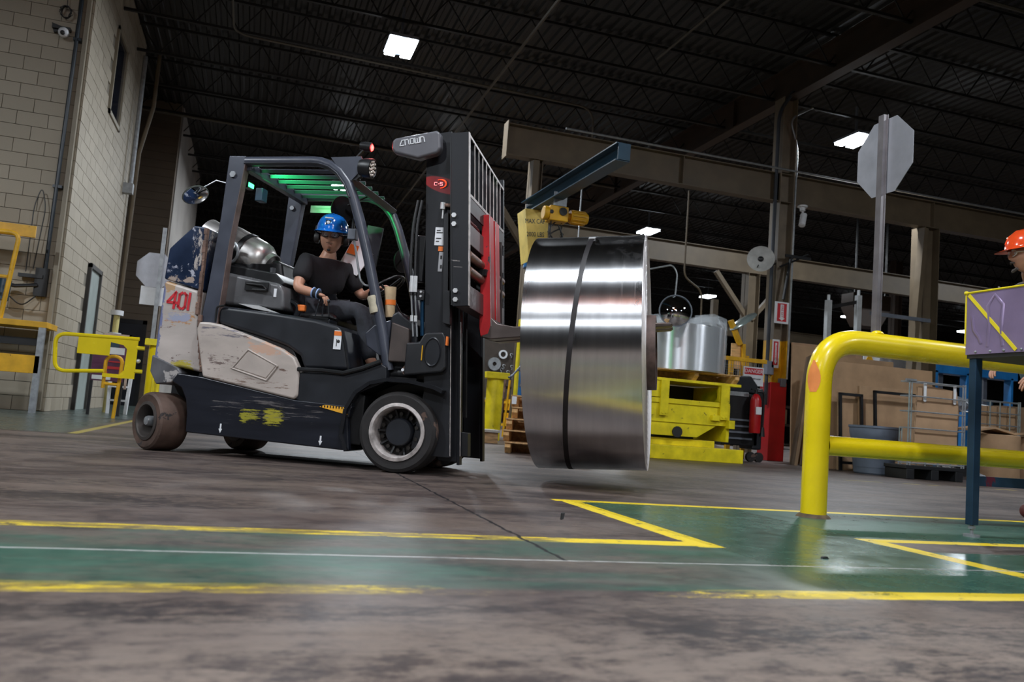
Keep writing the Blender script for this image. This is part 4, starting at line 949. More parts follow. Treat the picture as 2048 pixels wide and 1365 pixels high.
P('chassis_body', black, B().sv([(-1.58, .5), (-1.5, .92), (-.9, .85), (-.75, .6), (-.3, .5), (-.3, .16), (-1.4, .18)], .05, W-.05), bevel=.01)
P('hood', plastic, B().sv([(-1.45, .93), (-1.455, 1.04), (-1.42, 1.06), (-.99, 1.03), (-.70, 1.0), (-.54, .965), (-.49, .93), (-.47, .86), (-.42, .66), (-.76, .65), (-.80, .74), (-.90, .795), (-1.09, .85)], .03, .62), bevel=.03, seg=4)
P('far_hood', plastic, B().sv([(-1.45, .93), (-1.42, 1.04), (-.70, 1.0), (-.54, .95), (-.42, .66), (-1.0, .7)], .62, W-.06), bevel=.02)
P('hood_trim_bead', black, B().tube(fillet([(-1.46, .018, .94), (-1.46, .018, 1.05), (-1.40, .018, 1.062)], .02), .008, 6)); P('hood_trim_bead', black, B().tube([(-.505, .024, .94), (-.475, .024, .86), (-.425, .024, .66)], .006, 6))
rb = P('rear_cover', mat('satin_grey_cover', (.10, .10, .105), .3, 0, .12, 5), B().sv([(-1.50, 1.08), (-1.49, 1.32), (-1.04, 1.25), (-1.0, 1.20), (-.99, 1.06)], .10, W-.1), bevel=.03, seg=3)
P('cover_latch', black, B().box(-1.30, -1.12, .085, .10, 1.19, 1.25).tube(fillet([(-1.29, .085, 1.235), (-1.15, .07, 1.225), (-1.12, .07, 1.195), (-1.24, .085, 1.195)], .01), .007, 6), bevel=.004)
P('bright_side_trim', chrome, B().sv([(-1.32, 1.085), (-1.16, 1.078), (-1.0, 1.03), (-1.2, 1.055)], .055, .10))
P('cover_edge', black, B().sv([(-1.5, 1.32), (-1.5, 1.38), (-1.1, 1.33), (-1.02, 1.26), (-1.04, 1.24)], .14, W-.14), bevel=.01)
P('cover_sticker', white, B().box(-1.075, -1.055, .094, .1, 1.15, 1.21))
# step area and dash
P('step_well', plastic, B().sv([(-.785, .435), (-.77, .625), (-.60, .63), (-.45, .625), (-.32, .665), (-.20, .72), (-.15, .70), (-.14, .60), (-.36, .50), (-.385, .34)], .004, .30), bevel=.008)
P('step_lip', black, B().tube([(-.785, -.002, .645), (-.60, -.002, .648), (-.45, -.002, .64), (-.32, -.002, .68), (-.19, -.002, .735)], .016, 8))
b = B().sv([(-.60, .400), (-.56, .415), (-.40, .408), (-.395, .36)], -.006, .002)
sp_ = P('step_tread', mat('orange_step_tread', (.85, .42, .03), .5), b)
b = B()
for k in range(9): b.box(-.585+k*.021, -.578+k*.021, -.009, -.004, .398, .412)
P('tread_teeth', black, b)
P('floor_plate', black, B().box(-.8, .05, .06, W-.06, .60, .64))
P('dash_cowl', plastic, B().sv([(-.16, .60), (-.20, 1.06), (-.14, 1.10), (.02, 1.0), (.03, .62)], .10, W-.1), bevel=.02)
P('dash_side_cover', mat('brown_black_cover', (.06, .045, .04), .5, 0, .2, 6), B().sv([(-.155, .74), (-.15, 1.01), (-.02, .97), (-.015, .74)], .03, .10), bevel=.01)
P('round_knee_pad', guardm, B().sv([(-.30, .99), (-.36, .93), (-.34, .84), (-.24, .78), (-.18, .78), (-.18, 1.03)], .09, .12), bevel=.01)
P('warning_decal', white, B().box(-.555, -.50, .0245, .0265, .80, .93), smooth=0)
P('warning_decal_band', orange, B().box(-.555, -.50, .023, .0255, .895, .925))
P('warning_decal_pictogram', blackprint, B().ball((-.52, .0242, .855), .012, 5, (1, .2, 1)).box(-.535, -.53, .023, .0245, .82, .87))
# fender
fp = [(-.375, .12), (-.42, .23), (-.405, .40), (-.345, .515), (-.25, .585), (-.13, .615), (.02, .615), (.20, .585), (.26, .56)]
b = B()
for i in range(len(fp)-1):
    a, c = Vector((fp[i][0], 0, fp[i][1])), Vector((fp[i+1][0], 0, fp[i+1][1])); d = (c-a).normalized(); nn = Vector((-d.z, 0, d.x))*.012
    b.prism([a-nn, c-nn, c+nn, a+nn], (0, .30, 0))
b.v = [(x, y-.025, z) for x, y, z in b.v]
P('front_fender', mat('glossy_black_fender', (.012, .013, .016), .25, 0, .1, 5), b, smooth=50)
P('wheel_arch_lining', black, B().box(-.34, .2, .26, .30, .15, .60))
# wheels
def wheel(name, c, r, wdt, rim, steer=0, front=True, mt=rubber):
    """wheel as a part with sub-parts; axis along local -y (towards the camera)"""
    pr = [(rim, 0), (r*.90, -.004), (r*.975, .008), (r, .03), (r, wdt-.03), (r*.975, wdt-.01), (rim, wdt)]
    o = B().lathe(pr, (0, -wdt/2, 0), (0, 1, 0), 56, close=True).go(name, mt, fk, smooth=30)
    o.location = c; o.rotation_euler = (0, 0, steer)
    B().lathe([(rim+.004, -.008), (rim-.018, -.012), (rim-.026, .0), (rim-.034, .09), (rim-.03, .13), (rim+.002, .13)], (0, -wdt/2, 0), (0, 1, 0), 48, close=True).go('wheel_rim', edge if front else mat('dark_rim', (.08, .07, .065), .5, .4), o, smooth=50)
    B().lathe([(0, .10), (rim-.02, .10), (rim-.02, .13), (0, .13)], (0, -wdt/2, 0), (0, 1, 0), 40).go('wheel_disc', mat('greasy_black_hub', (.03, .027, .025), .55, .2, .3, 12), o)
    if front:
        B().lathe([(0, .03), (.085, .03), (.092, .04), (.095, .11), (0, .11)], (0, -wdt/2, 0), (0, 1, 0), 36).go('hub_cap', plastic, o)
        b = B(); s = B()
        for k in range(10):
            a = k*math.pi/5+.3; x, z = math.cos(a)*.122, math.sin(a)*.122
            b.cyl((x, -wdt/2+.055, z), (x, -wdt/2+.10, z), .014, 6) if 0 else B().cyl((x, -wdt/2+.055, z), (x, -wdt/2+.10, z), .014, 6).go('wheel_nut', mat('dark_nut', (.06, .055, .05), .4, .7), o)
            s.bar((math.cos(a+.3)*.1, -wdt/2+.09, math.sin(a+.3)*.1), (math.cos(a+.3)*(rim-.02), -wdt/2+.07, math.sin(a+.3)*(rim-.02)), .012, .02, (0, 1, 0))
        s.go('wheel_rib', black, o)
    else:
        B().lathe([(0, -.01), (.03, -.005), (.036, .01), (.036, .10), (0, .10)], (0, -wdt/2, 0), (0, 1, 0), 20).go('hub_cap', steel, o, smooth=50)
    return o
wheel('front_wheel', (-.035, .115, .272), .272, .23, .19)
o = wheel('front_wheel', (-.035, W-.115, .272), .272, .23, .19); o.rotation_euler = (0, 0, math.pi)
wheel('rear_wheel', (-1.865, .115, .207), .207, .22, .135, R(-26), False, rubber2)
wheel('rear_wheel', (-1.66, .98, .207), .207, .22, .135, R(-26), False, rubber2)
P('rear_axle_filler', black, B().box(-1.90, -1.58, .25, .86, .16, .58))  # axle box enlarged to fill the wheel well and keep it black
P('front_axle', black, B().cyl((-.035, .2, .27), (-.035, W-.2, .27), .09, 12))
# overhead guard
def rail(v):
    path = [(-1.44, v, 2.125), (-.86, v, 2.135)] + [(-.80, v, 2.13), (-.72, v, 2.105), (-.65, v, 2.06), (-.58, v, 1.98), (-.53, v, 1.88), (-.46, v, 1.70), (-.38, v, 1.46), (-.30, v, 1.20), (-.225, v, .95), (-.155, v, .68)]
    return B().tube(path, .036, 12, ry=1.0, up=(0, 1, 0))
P('guard_rail_tube', guardm, rail(.07), smooth=50); P('guard_rail_tube', guardm, rail(W-.07), smooth=50)
P('rail_groove', mat('dark_groove', (.03, .034, .045), .5), B().tube([(-1.38, .034, 2.105), (-.86, .034, 2.115), (-.80, .034, 2.11), (-.725, .034, 2.088), (-.66, .034, 2.045), (-.595, .034, 1.968), (-.545, .034, 1.87)], .006, 6))
for v, vv in ((.035, .10), (W-.10, W-.035)):
    P('rear_pillar', guardm, B().sv([(-1.505, 2.16), (-1.375, 2.16), (-1.372, 2.08), (-1.43, 1.5), (-1.455, .93), (-1.59, .93), (-1.56, 1.2), (-1.52, 1.7)], v, vv), bevel=.008)
P('pillar_bolt', steel, B().cyl((-1.455, .022, 2.02), (-1.455, .035, 2.02), .024, 6)); P('pillar_bolt', steel, B().cyl((-1.455, W-.118, 2.02), (-1.455, W-.10, 2.02), .02, 6))
P('pillar_inner_edge', mat('brown_scuffed_pillar_edge', (.14, .095, .085), .5, 0, .2, 9), B().sv([(-1.374, 2.10), (-1.370, 2.10), (-1.429, 1.5), (-1.4535, .93), (-1.46, .93), (-1.432, 1.5)], .0345, .10))
P('rear_cross_bar', guardm, B().box(-1.40, -1.34, .07, W-.07, 2.06, 2.12), bevel=.005)
P('front_cross_bar', guardm, B().bar((-.60, .07, 2.03), (-.60, W-.07, 2.03), .05, .09, (1, 0, -.5)), bevel=.005)
slat = None
for k in range(6):
    v = .20+k*.138
    s = B().bar((-1.37, 0, 2.10), (-.62, 0, 2.10), .030, .008, (0, -.7, -.7))
    if slat is None: slat = s.go('guard_slat', guardm, fk, bevel=.002); slat.location = (0, v, 0)
    else: inst(slat, fk, (0, v, 0))
P('dome_bracket', guardm, B().sv([(-.72, 2.16), (-.49, 2.17), (-.45, 2.10), (-.58, 1.96), (-.62, 2.04)], .045, .055), bevel=.002)
wk = P('work_light', black, B().lathe([(0, -.06), (.055, -.06), (.068, -.02), (.07, .03), (.064, .034), (.06, .025), (0, .022)], (-.43, .05, 2.085), (1, -.03, -.12), 28), smooth=40)
b = B()
for k in range(12):
    a = k*math.pi/6; rr_ = .045 if k % 2 else .026
    b.ball((-.43+.93*.026+.0, .05-.32*.026, 2.085) , .001, 3) if 0 else None
M = Vector((1, -.03, -.12)).normalized(); q1 = Vector((0, 0, 1)); q1 = (q1-M*q1.dot(M)).normalized(); q2 = M.cross(q1)
for rr_, n in ((.048, 10), (.026, 6), (0, 1)):
    for k in range(n):
        a = 2*math.pi*k/n; c = Vector((-.43, .05, 2.085))+M*.026+q1*math.cos(a)*rr_+q2*math.sin(a)*rr_
        b.ball(c, .0105, 4)
b.go('led_lens', mat('pearly_led_lens', (.85, .75, .68), .15, .3, .1, 9), wk, smooth=60)
B().bar((-.49, .07, 2.05), (-.55, .07, 2.02), .04, .05).cyl((-.52, .05, 2.02), (-.52, .1, 2.02), .02, 8).go('light_bracket', black, wk)
rl_ = P('red_beacon', black, B().lathe([(0, -.05), (.028, -.05), (.034, -.01), (.034, .03), (.028, .034)], (-.475, .10, 2.255), (.93, .1, -.1), 18).bar((-.55, .1, 2.17), (-.49, .1, 2.24), .03, .01))
B().ball((-.448, .103, 2.252), .027, 8, (.7, 1, 1)).go('red_lens', mat('lit_red_lens', (1, .02, .02), .4, emit=(1, .03, .025), emit_s=14, bmp=0), rl_, smooth=80)
# green courtesy light bar under the guard
gl = P('green_lamp', black, B().box(-1.42, -1.38, .12, .20, 1.95, 2.0))
B().box(-1.38, -1.375, .125, .195, 1.96, 1.99).go('green_lens', mat('lit_green_lens', (.1, 1, .3), .4, emit=(.05, 1, .25), emit_s=5, bmp=0), gl)
P('reversing_alarm', darkblue, B().box(-1.42, -1.36, .30, .38, 1.90, 2.0), bevel=.006)
P('upper_label_plate', mat('pale_label_plate', (.35, .42, .35), .5, 0, .1, 8), B().box(-1.30, -1.02, .99, .995, 1.99, 2.05))
# mirrors
mr = P('rear_view_mirror', mat('grey_mirror_rim', (.2, .24, .22), .4), B().lathe([(.0, -.03), (.06, -.025), (.092, -.006), (.097, .0), (.092, .004), (.0, .002)], (-1.75, .05, 1.865), (.57, -.22, -.78), 30), smooth=50)
B().lathe([(.0, .012), (.05, .010), (.088, .004), (.088, .002), (0, .002)], (-1.75, .05, 1.865), (.57, -.22, -.78), 26).go('mirror_glass', mirror, mr, smooth=60)
B().tube([(-1.71, .06, 1.92), (-1.60, .06, 1.98), (-1.51, .06, 1.96)], .005, 5).go('mirror_arm', steel, mr)
m2 = P('interior_mirror', black, B().lathe([(0, .04), (.07, .03), (.10, .0), (.10, -.01), (0, -.01)], (-.80, .5, 1.90), (-.75, .5, .1), 26), smooth=50)
B().tube([(-.76, .5, 1.93), (-.62, .55, 2.02)], .008, 6).go('mirror_arm', black, m2)
m3 = P('far_side_mirror', black, B().lathe([(0, .01), (.10, .0), (.10, -.012), (0, -.015)], (-.50, W+.05, 1.64), (.9, -.45, -.1), 22), smooth=50)
B().tube([(-.50, W+.05, 1.70), (-.42, W-.06, 1.50)], .007, 5).go('mirror_arm', black, m3)
# gas tank
tk = P('gas_tank', alum, B().lathe([(.0, -.27), (.06, -.265), (.115, -.235), (.148, -.18), (.155, -.13), (.155, .12), (.148, .17), (.12, .215), (.08, .235), (.0, .24)], (-1.535, .44, 1.525), (.90, 0, -.42), 40), smooth=60)
B().lathe([(.159, .0), (.162, .0), (.162, .04), (.159, .04)], (-1.535, .44, 1.525), (.90, 0, -.42), 36, close=True).go('tank_strap', black, tk)
B().lathe([(.10, -.36), (.108, -.36), (.108, -.22), (.10, -.22)], (-1.535, .44, 1.525), (.90, 0, -.42), 30, close=True).go('tank_collar', alum, tk)
B().lathe([(.10, .20), (.108, .20), (.108, .26), (.10, .26)], (-1.535, .44, 1.525), (.90, 0, -.42), 30, close=True).go('foot_ring', alum, tk)
B().cyl((-1.68, .29, 1.60), (-1.64, .285, 1.63), .03, 8).go('brass_valve', mat('brass', (.7, .45, .12), .3, 1), tk)
B().tube(fillet([(-1.70, .22, 1.50), (-1.60, .20, 1.56), (-1.50, .20, 1.57), (-1.44, .20, 1.50), (-1.48, .22, 1.41), (-1.62, .22, 1.41), (-1.72, .24, 1.45)], .08, 6), .011, 8).go('gas_hose', steel, tk)
P('tank_cradle', black, B().box(-1.62, -1.22, .3, .6, 1.36, 1.42).tube([(-1.55, .24, 1.4), (-1.2, .24, 1.34)], .012, 6).tube([(-1.55, .22, 1.36), (-1.15, .22, 1.28)], .012, 6))
# seat
se = P('seat', mat('black_vinyl', (.014, .014, .016), .45, 0, .15, 7), B().sv([(-1.15, 1.0), (-1.12, 1.06), (-.72, 1.09), (-.66, 1.05), (-.68, .98)], .30, .78), bevel=.03, seg=3)
B().sv([(-1.17, 1.03), (-1.26, 1.42), (-1.22, 1.46), (-1.15, 1.44), (-1.06, 1.08)], .30, .78).go('seat_back', MC['black_vinyl'], se, bevel=.03, seg=3)
B().tube(fillet([(-1.18, .24, 1.38), (-1.16, .22, 1.18), (-1.10, .22, 1.14), (-.98, .22, 1.14), (-.93, .22, 1.10), (-.96, .22, 1.0)], .05), .022, 8).go('armrest_frame', plastic, se)
B().box(-.95, -.88, .2, .24, 1.07, 1.12).go('orange_buckle', orange, se, bevel=.01)
lv = P('lever_console', plastic, B().box(-.85, -.66, .16, .30, .98, 1.02), bevel=.01)
for k in range(3):
    B().cyl((-.80+k*.05, .20+.02*k, 1.0), (-.775+k*.035, .21, 1.15), .005, 6).ball((-.775+k*.035, .21, 1.155), .014, 5).go('lever', mat('dark_chrome', (.12, .13, .15), .25, .8), lv)
b = B()
for k in range(5): b.box(-.84+k*.006, -.67, .155, .305, 1.0+k*.008, 1.004+k*.008)
b.go('lever_gaiter', black, lv)
sw = P('steering_wheel', black, B().tube([(-.44+math.cos(a)*.15*.8, .64+math.sin(a)*.15, 1.34+math.cos(a)*.15*.55) for a in [i*math.pi/12 for i in range(24)]], .012, 8, closed=True), smooth=80)
B().cyl((-.44, .64, 1.33), (-.22, .64, .98), .02, 10).tube([(-.44, .5, 1.34), (-.44, .64, 1.32), (-.44, .78, 1.34)], .01, 6).tube([(-.56, .64, 1.26), (-.44, .64, 1.32), (-.32, .64, 1.42)], .01, 6).go('steering_column', black, sw)
P('operator_grab_bar', steel, B().tube(fillet([(-.535, .16, 1.60), (-.46, .16, 1.31), (-.42, .16, 1.27), (-.33, .12, 1.27)], .03), .008, 8), smooth=60)
P('grab_bar_clamp', grey, B().box(-.575, -.515, .13, .19, 1.595, 1.67), bevel=.004)
P('mirror_gooseneck', black, B().tube(fillet([(-.545, .15, 1.66), (-.545, .15, 1.73), (-.52, .12, 1.76), (-.47, .09, 1.78)], .03), .012, 8), smooth=60)
nt_ = P('hanging_papers', white, B().prism([(-.86, .66, 1.50), (-.70, .66, 1.42), (-.60, .70, 1.60), (-.68, .70, 1.76), (-.74, .68, 1.76)], (.0, .01, .0)))
B().prism([(-.80, .653, 1.60), (-.72, .653, 1.58), (-.70, .655, 1.65), (-.77, .655, 1.67)], (0, .002, 0)).go('orange_patch', orange, nt_)
P('clipboard', plastic, B().prism([(-.70, .72, 1.50), (-.58, .72, 1.50), (-.55, .74, 1.82), (-.68, .74, 1.84)], (0, .02, 0)))
P('tape_roll', mat('ragged_masking_tape', (.42, .38, .28), .7, 0, .3, 9, bmp=.4, chip=(.6, .55, .42), chip_amt=.05), B().lathe([(.042, 0), (.044, .02), (.041, .06), (.045, .11), (.041, .12)], (-.282, .07, 1.07), (-.27, 0, .96), 20), smooth=60)
P('cup', mat('tan_paper_cup', (.55, .40, .24), .6, 0, .15, 8), B().cyl((-.20, .12, 1.05), (-.215, .12, 1.26), .032, 18, .042)); P('cup_band', orange, B().cyl((-.205, .12, 1.135), (-.207, .12, 1.17), .0378, 18, .0388))
P('white_bottle', white, B().cyl((-1.14, .84, 1.40), (-1.14, .84, 1.52), .035, 12).cyl((-1.08, .84, 1.42), (-1.08, .84, 1.49), .03, 12))
# mast, tilted back
def mx(s, z): return s-.078*(z-.3)      # lean of the mast at height z
def mo(pts): return [(mx(s, z), z) for s, z in pts]
P('mast_outer_rail', mastm, B().sv(mo([(.13, .13), (.13, 2.33), (.31, 2.36), (.31, .13)]), .06, .085).sv(mo([(.13, .13), (.13, 2.33), (.155, 2.33), (.155, .13)]), .06, .15).sv(mo([(.285, .13), (.285, 2.36), (.31, 2.36), (.31, .13)]), .06, .15), bevel=.003)
P('mast_outer_rail', mastm, B().sv(mo([(.13, .13), (.13, 2.33), (.31, 2.36), (.31, .13)]), W-.085, W-.06).sv(mo([(.285, .13), (.285, 2.36), (.31, 2.36), (.31, .13)]), W-.15, W-.06), bevel=.003)
for v in (.17, W-.24):
    P('mast_inner_rail', mastm, B().sv(mo([(.20, .10), (.20, 2.30), (.33, 2.30), (.33, .10)]), v, v+.03).sv(mo([(.33, .08), (.33, 2.30), (.35, 2.30), (.35, .08)]), v, v+.07), bevel=.003)
P('mast_channel_lip', edge, B().sv(mo([(.312, .14), (.312, 1.05), (.316, 1.05), (.316, .14)]), .06, .066).sv(mo([(.352, .14), (.352, 1.05), (.356, 1.05), (.356, .14)]), .17, .178))
P('mast_foot_block', frame, B().sv(mo([(.34, .14), (.34, .30), (.40, .30), (.40, .14)]), .2, .28), bevel=.003)
P('mast_edge_highlight', yellowo, B().sv(mo([(.305, 1.75), (.305, 2.12), (.313, 2.12), (.313, 1.75)]), .055, .061))
for z in (.25, .95, 1.9, 2.26): P('mast_cross_member', black, B().bar((mx(.18, z), .1, z), (mx(.18, z), W-.1, z), .06, .07))
for v in (.22, W-.22):
    P('lift_cylinder', black, B().cyl((mx(.12, .3), v, .3), (mx(.12, 1.7), v, 1.7), .035, 14).cyl((mx(.12, 1.7), v, 1.7), (mx(.12, 2.25), v, 2.25), .02, 10), smooth=50)
P('lift_chain', black, B().sv(mo([(.25, .4), (.25, 2.2), (.27, 2.2), (.27, .4)]), .40, .44).sv(mo([(.25, .4), (.25, 2.2), (.27, 2.2), (.27, .4)]), .64, .68))
np_ = P('name_plate', mat('dark_grey_moulded_cover', (.12, .12, .135), .4, 0, .06, 9), B().sv([(-.235, 2.255), (-.21, 2.27), (.075, 2.325), (.105, 2.31), (.118, 2.20), (.095, 2.165), (-.04, 2.125), (-.21, 2.165), (-.235, 2.19)], -.055, .02), bevel=.02, seg=4)
def strokes(letters, o, xd, yd, h, wdt, m, par, name='lettering', d=.002):
    """simple stroked capitals: each letter is a list of polylines on a unit grid"""
    o, xd, yd = Vector(o), Vector(xd).normalized(), Vector(yd); yd = (yd-xd*yd.dot(xd)).normalized(); zd = xd.cross(yd)
    b = B(); x = 0
    for L, adv in letters:
        for pl_ in L:
            for i in range(len(pl_)-1):
                a = o+xd*(x+pl_[i][0])*h+yd*pl_[i][1]*h; c = o+xd*(x+pl_[i+1][0])*h+yd*pl_[i+1][1]*h
                dd_ = (c-a).normalized()*wdt*.45
                b.bar(a-dd_, c+dd_, wdt, d, zd)
        x += adv
    return b.go(name, m, par, smooth=0)
crown = [([[(.9, 1), (.45, 1), (0, .12), (0, 0), (.75, 0)]], 1.05), ([[(0, 0), (.0, 1)], [(0, .95), (.5, 1), (.7, .8), (.7, .1), (.85, 0)]], 1.05),
         ([[(0, .05), (0, .9), (.15, 1), (.6, 1), (.7, .9), (.7, .1), (.6, 0), (.1, 0), (0, .05)]], .95), ([[(0, 1), (0, 0), (.85, 0), (.85, 1)], [(.43, 0), (.43, .85)]], 1.08), ([[(0, 0), (0, 1), (.45, 1), (.7, .8), (.75, 0)]], .9)]
strokes(crown, (-.172, -.0575, 2.212), (1, 0, .19), (0, 0, 1), .036, .0062, white, np_)
# model mark on the mast
n401 = [([[(.50, 1), (.0, .38)], [(.0, .33), (.64, .33)], [(.48, .95), (.48, .42)], [(.48, .27), (.48, 0)]], .78), ([[(0, .12), (0, .88), (.16, 1)], [(.34, 1), (.48, .88), (.48, .12), (.34, 0)], [(.16, 0), (0, .12)]], .68), ([[(.05, 1), (.05, 0)]], .3)]
strokes(n401, (-1.862, .026, 1.03), (1, 0, -.05), (0, 0, 1), .112, .019, redprint, fk, 'fleet_number')
mk = strokes([([[(.9, 1), (0, 1), (0, 0), (.9, 0)]], 1.35), ([[(0, .5), (.3, .5)]], .65), ([[(.9, 1), (0, 1), (0, .55), (.9, .5), (.9, 0), (0, 0)]], .9)], (mx(.190, 1.98), .0575, 1.975), (1, 0, -.02), (0, 0, 1), .020, .0032, white, fk, 'model_lettering')
P('model_swoosh', orange, B().tube([(mx(.235, 2.0)+.042*math.cos(a), .058, 1.985+.030*math.sin(a)) for a in [R(120-i*15) for i in range(15)]], [.001+.0045*math.sin(math.pi*i/14) for i in range(15)], 5))
P('service_sticker', white, B().box(mx(.20, 1.65), mx(.265, 1.65), .056, .0605, 1.555, 1.68))
for k, (z, s) in enumerate([(1.655, .6), (1.64, 1), (1.60, .8), (1.58, .5)]): P('sticker_print', blackprint, B().box(mx(.21, 1.65), mx(.21, 1.65)+.045*s, .0545, .056, z, z+.006))
P('pinch_decal', mat('silver_decal', (.4, .4, .42), .4, .3), B().box(mx(.225, 1.45), mx(.255, 1.45), .056, .0605, 1.375, 1.51)); P('pinch_decal_band', orange, B().box(mx(.222, 1.53), mx(.256, 1.53), .056, .0605, 1.515, 1.548))
P('pinch_pictogram', blackprint, B().box(mx(.235, 1.45), mx(.248, 1.45), .0545, .056, 1.46, 1.485).box(mx(.235, 1.4), mx(.248, 1.4), .0545, .056, 1.395, 1.42))
P('mast_guide_strip', frame, B().sv(mo([(.265, 1.14), (.265, 1.76), (.30, 1.78), (.30, 1.12)]), .03, .06).sv(mo([(.27, 1.02), (.27, 1.24), (.32, 1.24), (.32, 1.01)]), .01, .06), bevel=.003)
P('mast_sensor', rust, B().cyl((mx(.27, 1.83), .03, 1.83), (mx(.36, 1.83), .02, 1.82), .012, 8)); P('sensor_head', chrome, B().cyl((mx(.26, 1.83), .03, 1.80), (mx(.26, 1.83), .03, 1.845), .018, 10).cyl((mx(.262, 1.8), .03, 1.80), (mx(.262, 1.8), .03, 1.735), .006, 6))
lp = P('tilt_plate', frame, B().sv([(-.03, .65), (-.03, .875), (.06, .885), (.085, .935), (.10, .95), (.22, .96), (.245, .93), (.26, .72), (.235, .69)], .015, .058), bevel=.015, seg=3)
B().lathe([(.0, 0), (.05, 0), (.055, .006), (.06, 0), (.0, -.001)], (.16, .012, .82), (0, -1, 0), 26).go('oval_boss', plastic, lp); lp.children[0].scale = (1, 1, 1.7); lp.children[0].location = (0, 0, -.574)
P('side_marker', orange, B().box(.25, .262, .0, .03, .87, .93)); P('side_marker', yellowo, B().box(.087, .092, .005, .015, .76, .86))
P('tilt_cylinder', black, B().cyl((-.16, .12, .66), (.02, .12, .68), .04, 14)); P('tilt_pin', rust, B().cyl((-.02, .05, .69), (-.02, .1, .69), .035, 14)); P('pin_bolt', white, B().cyl((-.045, .035, .69), (-.045, .05, .69), .011, 8))
P('lower_mast_plate', frame, B().sv([(.05, .17), (.12, .64), (.26, .64), (.305, .15)], .062, .08), bevel=.004)
# hoses on the near side of the mast
for k, dx in enumerate((0, .028)):
    P('hydraulic_hose', black, B().tube(fillet([(mx(.08, 1.85)+dx, .04, 1.86), (mx(.05, 1.7)+dx, .03, 1.68), (mx(.04, 1.45)+dx*1.2, .02, 1.42), (mx(.045, 1.2)+dx, .02, 1.2)], .1), .011, 8), smooth=60)
    P('hose_fitting', chrome, B().cyl((mx(.045, 1.3)+dx, .02, 1.33), (mx(.045, 1.24)+dx, .02, 1.22), .014, 8).cyl((mx(.05, 1.05)+dx, .02, 1.06), (mx(.05, 1.02)+dx, .02, 1.02), .011, 8))
    P('steel_pipe', steel, B().cyl((mx(.045, 1.2)+dx, .02, 1.2), (mx(.06, .93)+dx, .03, .92), .006, 6))
P('hose_clamp_plate', frame, B().box(-.02, .06, .03, .05, 1.17, 1.24), bevel=.002); P('clamp_bolt', chrome, B().cyl((.04, .02, 1.225), (.04, .03, 1.225), .008, 8)); P('clamp_bolt', chrome, B().cyl((.04, .02, 1.195), (.04, .03, 1.195), .008, 8))
P('valve_block', black, B().box(mx(.10, 1.6)-.03, mx(.10, 1.6)+.03, .06, .12, 1.30, 1.62), bevel=.006)
P('blue_cylinder', mat('dark_blue_chrome', (.03, .10, .2), .25, .8), B().cyl((mx(.105, 1.2), .07, 1.22), (mx(.11, .93), .07, .93), .014, 12), smooth=60)
# carriage side plates, backrest and sideshifter
for v0, v1 in ((-.03, 0), (W, W+.03)):
    sp2 = P('carriage_side_plate', mastm, B().sv([(.175, 2.315), (.30, 2.325), (.395, 1.14), (.285, 1.13)], v0, v1), bevel=.002)
    if v0 < 0:
        P('plate_edge_highlight', edge, B().sv([(.298, 2.322), (.303, 2.322), (.398, 1.14), (.393, 1.14)], -.034, .0))  # pale strip painting the highlight along the near plate edge
        for q_ in ((.245, 1.745), (.25, 1.685), (.298, 1.235), (.303, 1.175)): P('plate_bolt', chrome, B().cyl((q_[0], -.045, q_[1]), (q_[0], -.03, q_[1]), .0175, 6))
        P('plate_scratch', edge, B().box(.26, .31, -.0306, -.03, 1.435, 1.437).box(.27, .33, -.0306, -.03, 1.395, 1.3965).box(.25, .29, -.0306, -.03, 1.44, 1.4415))
P('plate_back_flange', frame, B().sv([(.165, 2.29), (.178, 2.29), (.288, 1.14), (.27, 1.14)], -.02, .05))
def bx(z): return .30-.08*(z-2.32)
def bbar(v, z0, z1, t=.006): return B().prism([(bx(z0)-.09, v, z0), (bx(z0), v, z0), (bx(z1), v, z1), (bx(z1)-.09, v, z1)], (0, t, 0))
bs = None
for k in range(8):
    v = .125+k*.118; zt = 2.31-.065*v
    P('backrest_bar', frame, bbar(v, 1.90, zt)); 
b = B()
for k in range(8):
    v = .125+k*.118; zt = 2.31-.065*v; b.prism([(bx(1.9)-.002, v-.001, 1.9), (bx(1.9)+.003, v-.001, 1.9), (bx(zt)+.003, v-.001, zt), (bx(zt)-.002, v-.001, zt)], (0, .009, 0))
P('backrest_bright_edges', edge, b)
P('backrest_top_bar', frame, B().prism([(bx(2.32)-.09, 0, 2.312), (bx(2.32), 0, 2.312), (bx(2.32), 0, 2.298), (bx(2.32)-.09, 0, 2.298)], (0.006, W, -.065)))
P('backrest_top_edge', edge, B().prism([(bx(2.32)-.004, 0, 2.313), (bx(2.32)+.004, 0, 2.313), (bx(2.32)+.004, 0, 2.297), (bx(2.32)-.004, 0, 2.297)], (0.006, W, -.065)))
P('backrest_lower_bar', frame, B().box(bx(1.9)-.09, bx(1.9), 0, W, 1.885, 1.90)); P('backrest_lower_edge', edge, B().box(bx(1.9)-.002, bx(1.9)+.005, 0, W, 1.884, 1.903))
P('backrest_lower_panel', mat('brownish_carriage_steel', (.05, .035, .033), .45, .3, .2, 6), B().prism([(bx(1.88), 0, 1.884), (bx(1.88)-.012, 0, 1.884), (bx(1.78)-.012, 0, 1.78), (bx(1.78), 0, 1.78)], (0, W, 0)))
carm = mat('worn_carriage_steel', (.13, .10, .10), .4, .5, .2, 4, chip=(.3, .28, .28), chip_amt=0, stretch=(1, 1, 1))
P('upper_carriage_bar', carm, B().prism([(bx(1.7)+.0, 0, 1.70), (bx(1.7)-.10, 0, 1.70), (bx(1.56)-.10, 0, 1.56), (bx(1.56), 0, 1.56)], (0, W, 0)), bevel=.004)
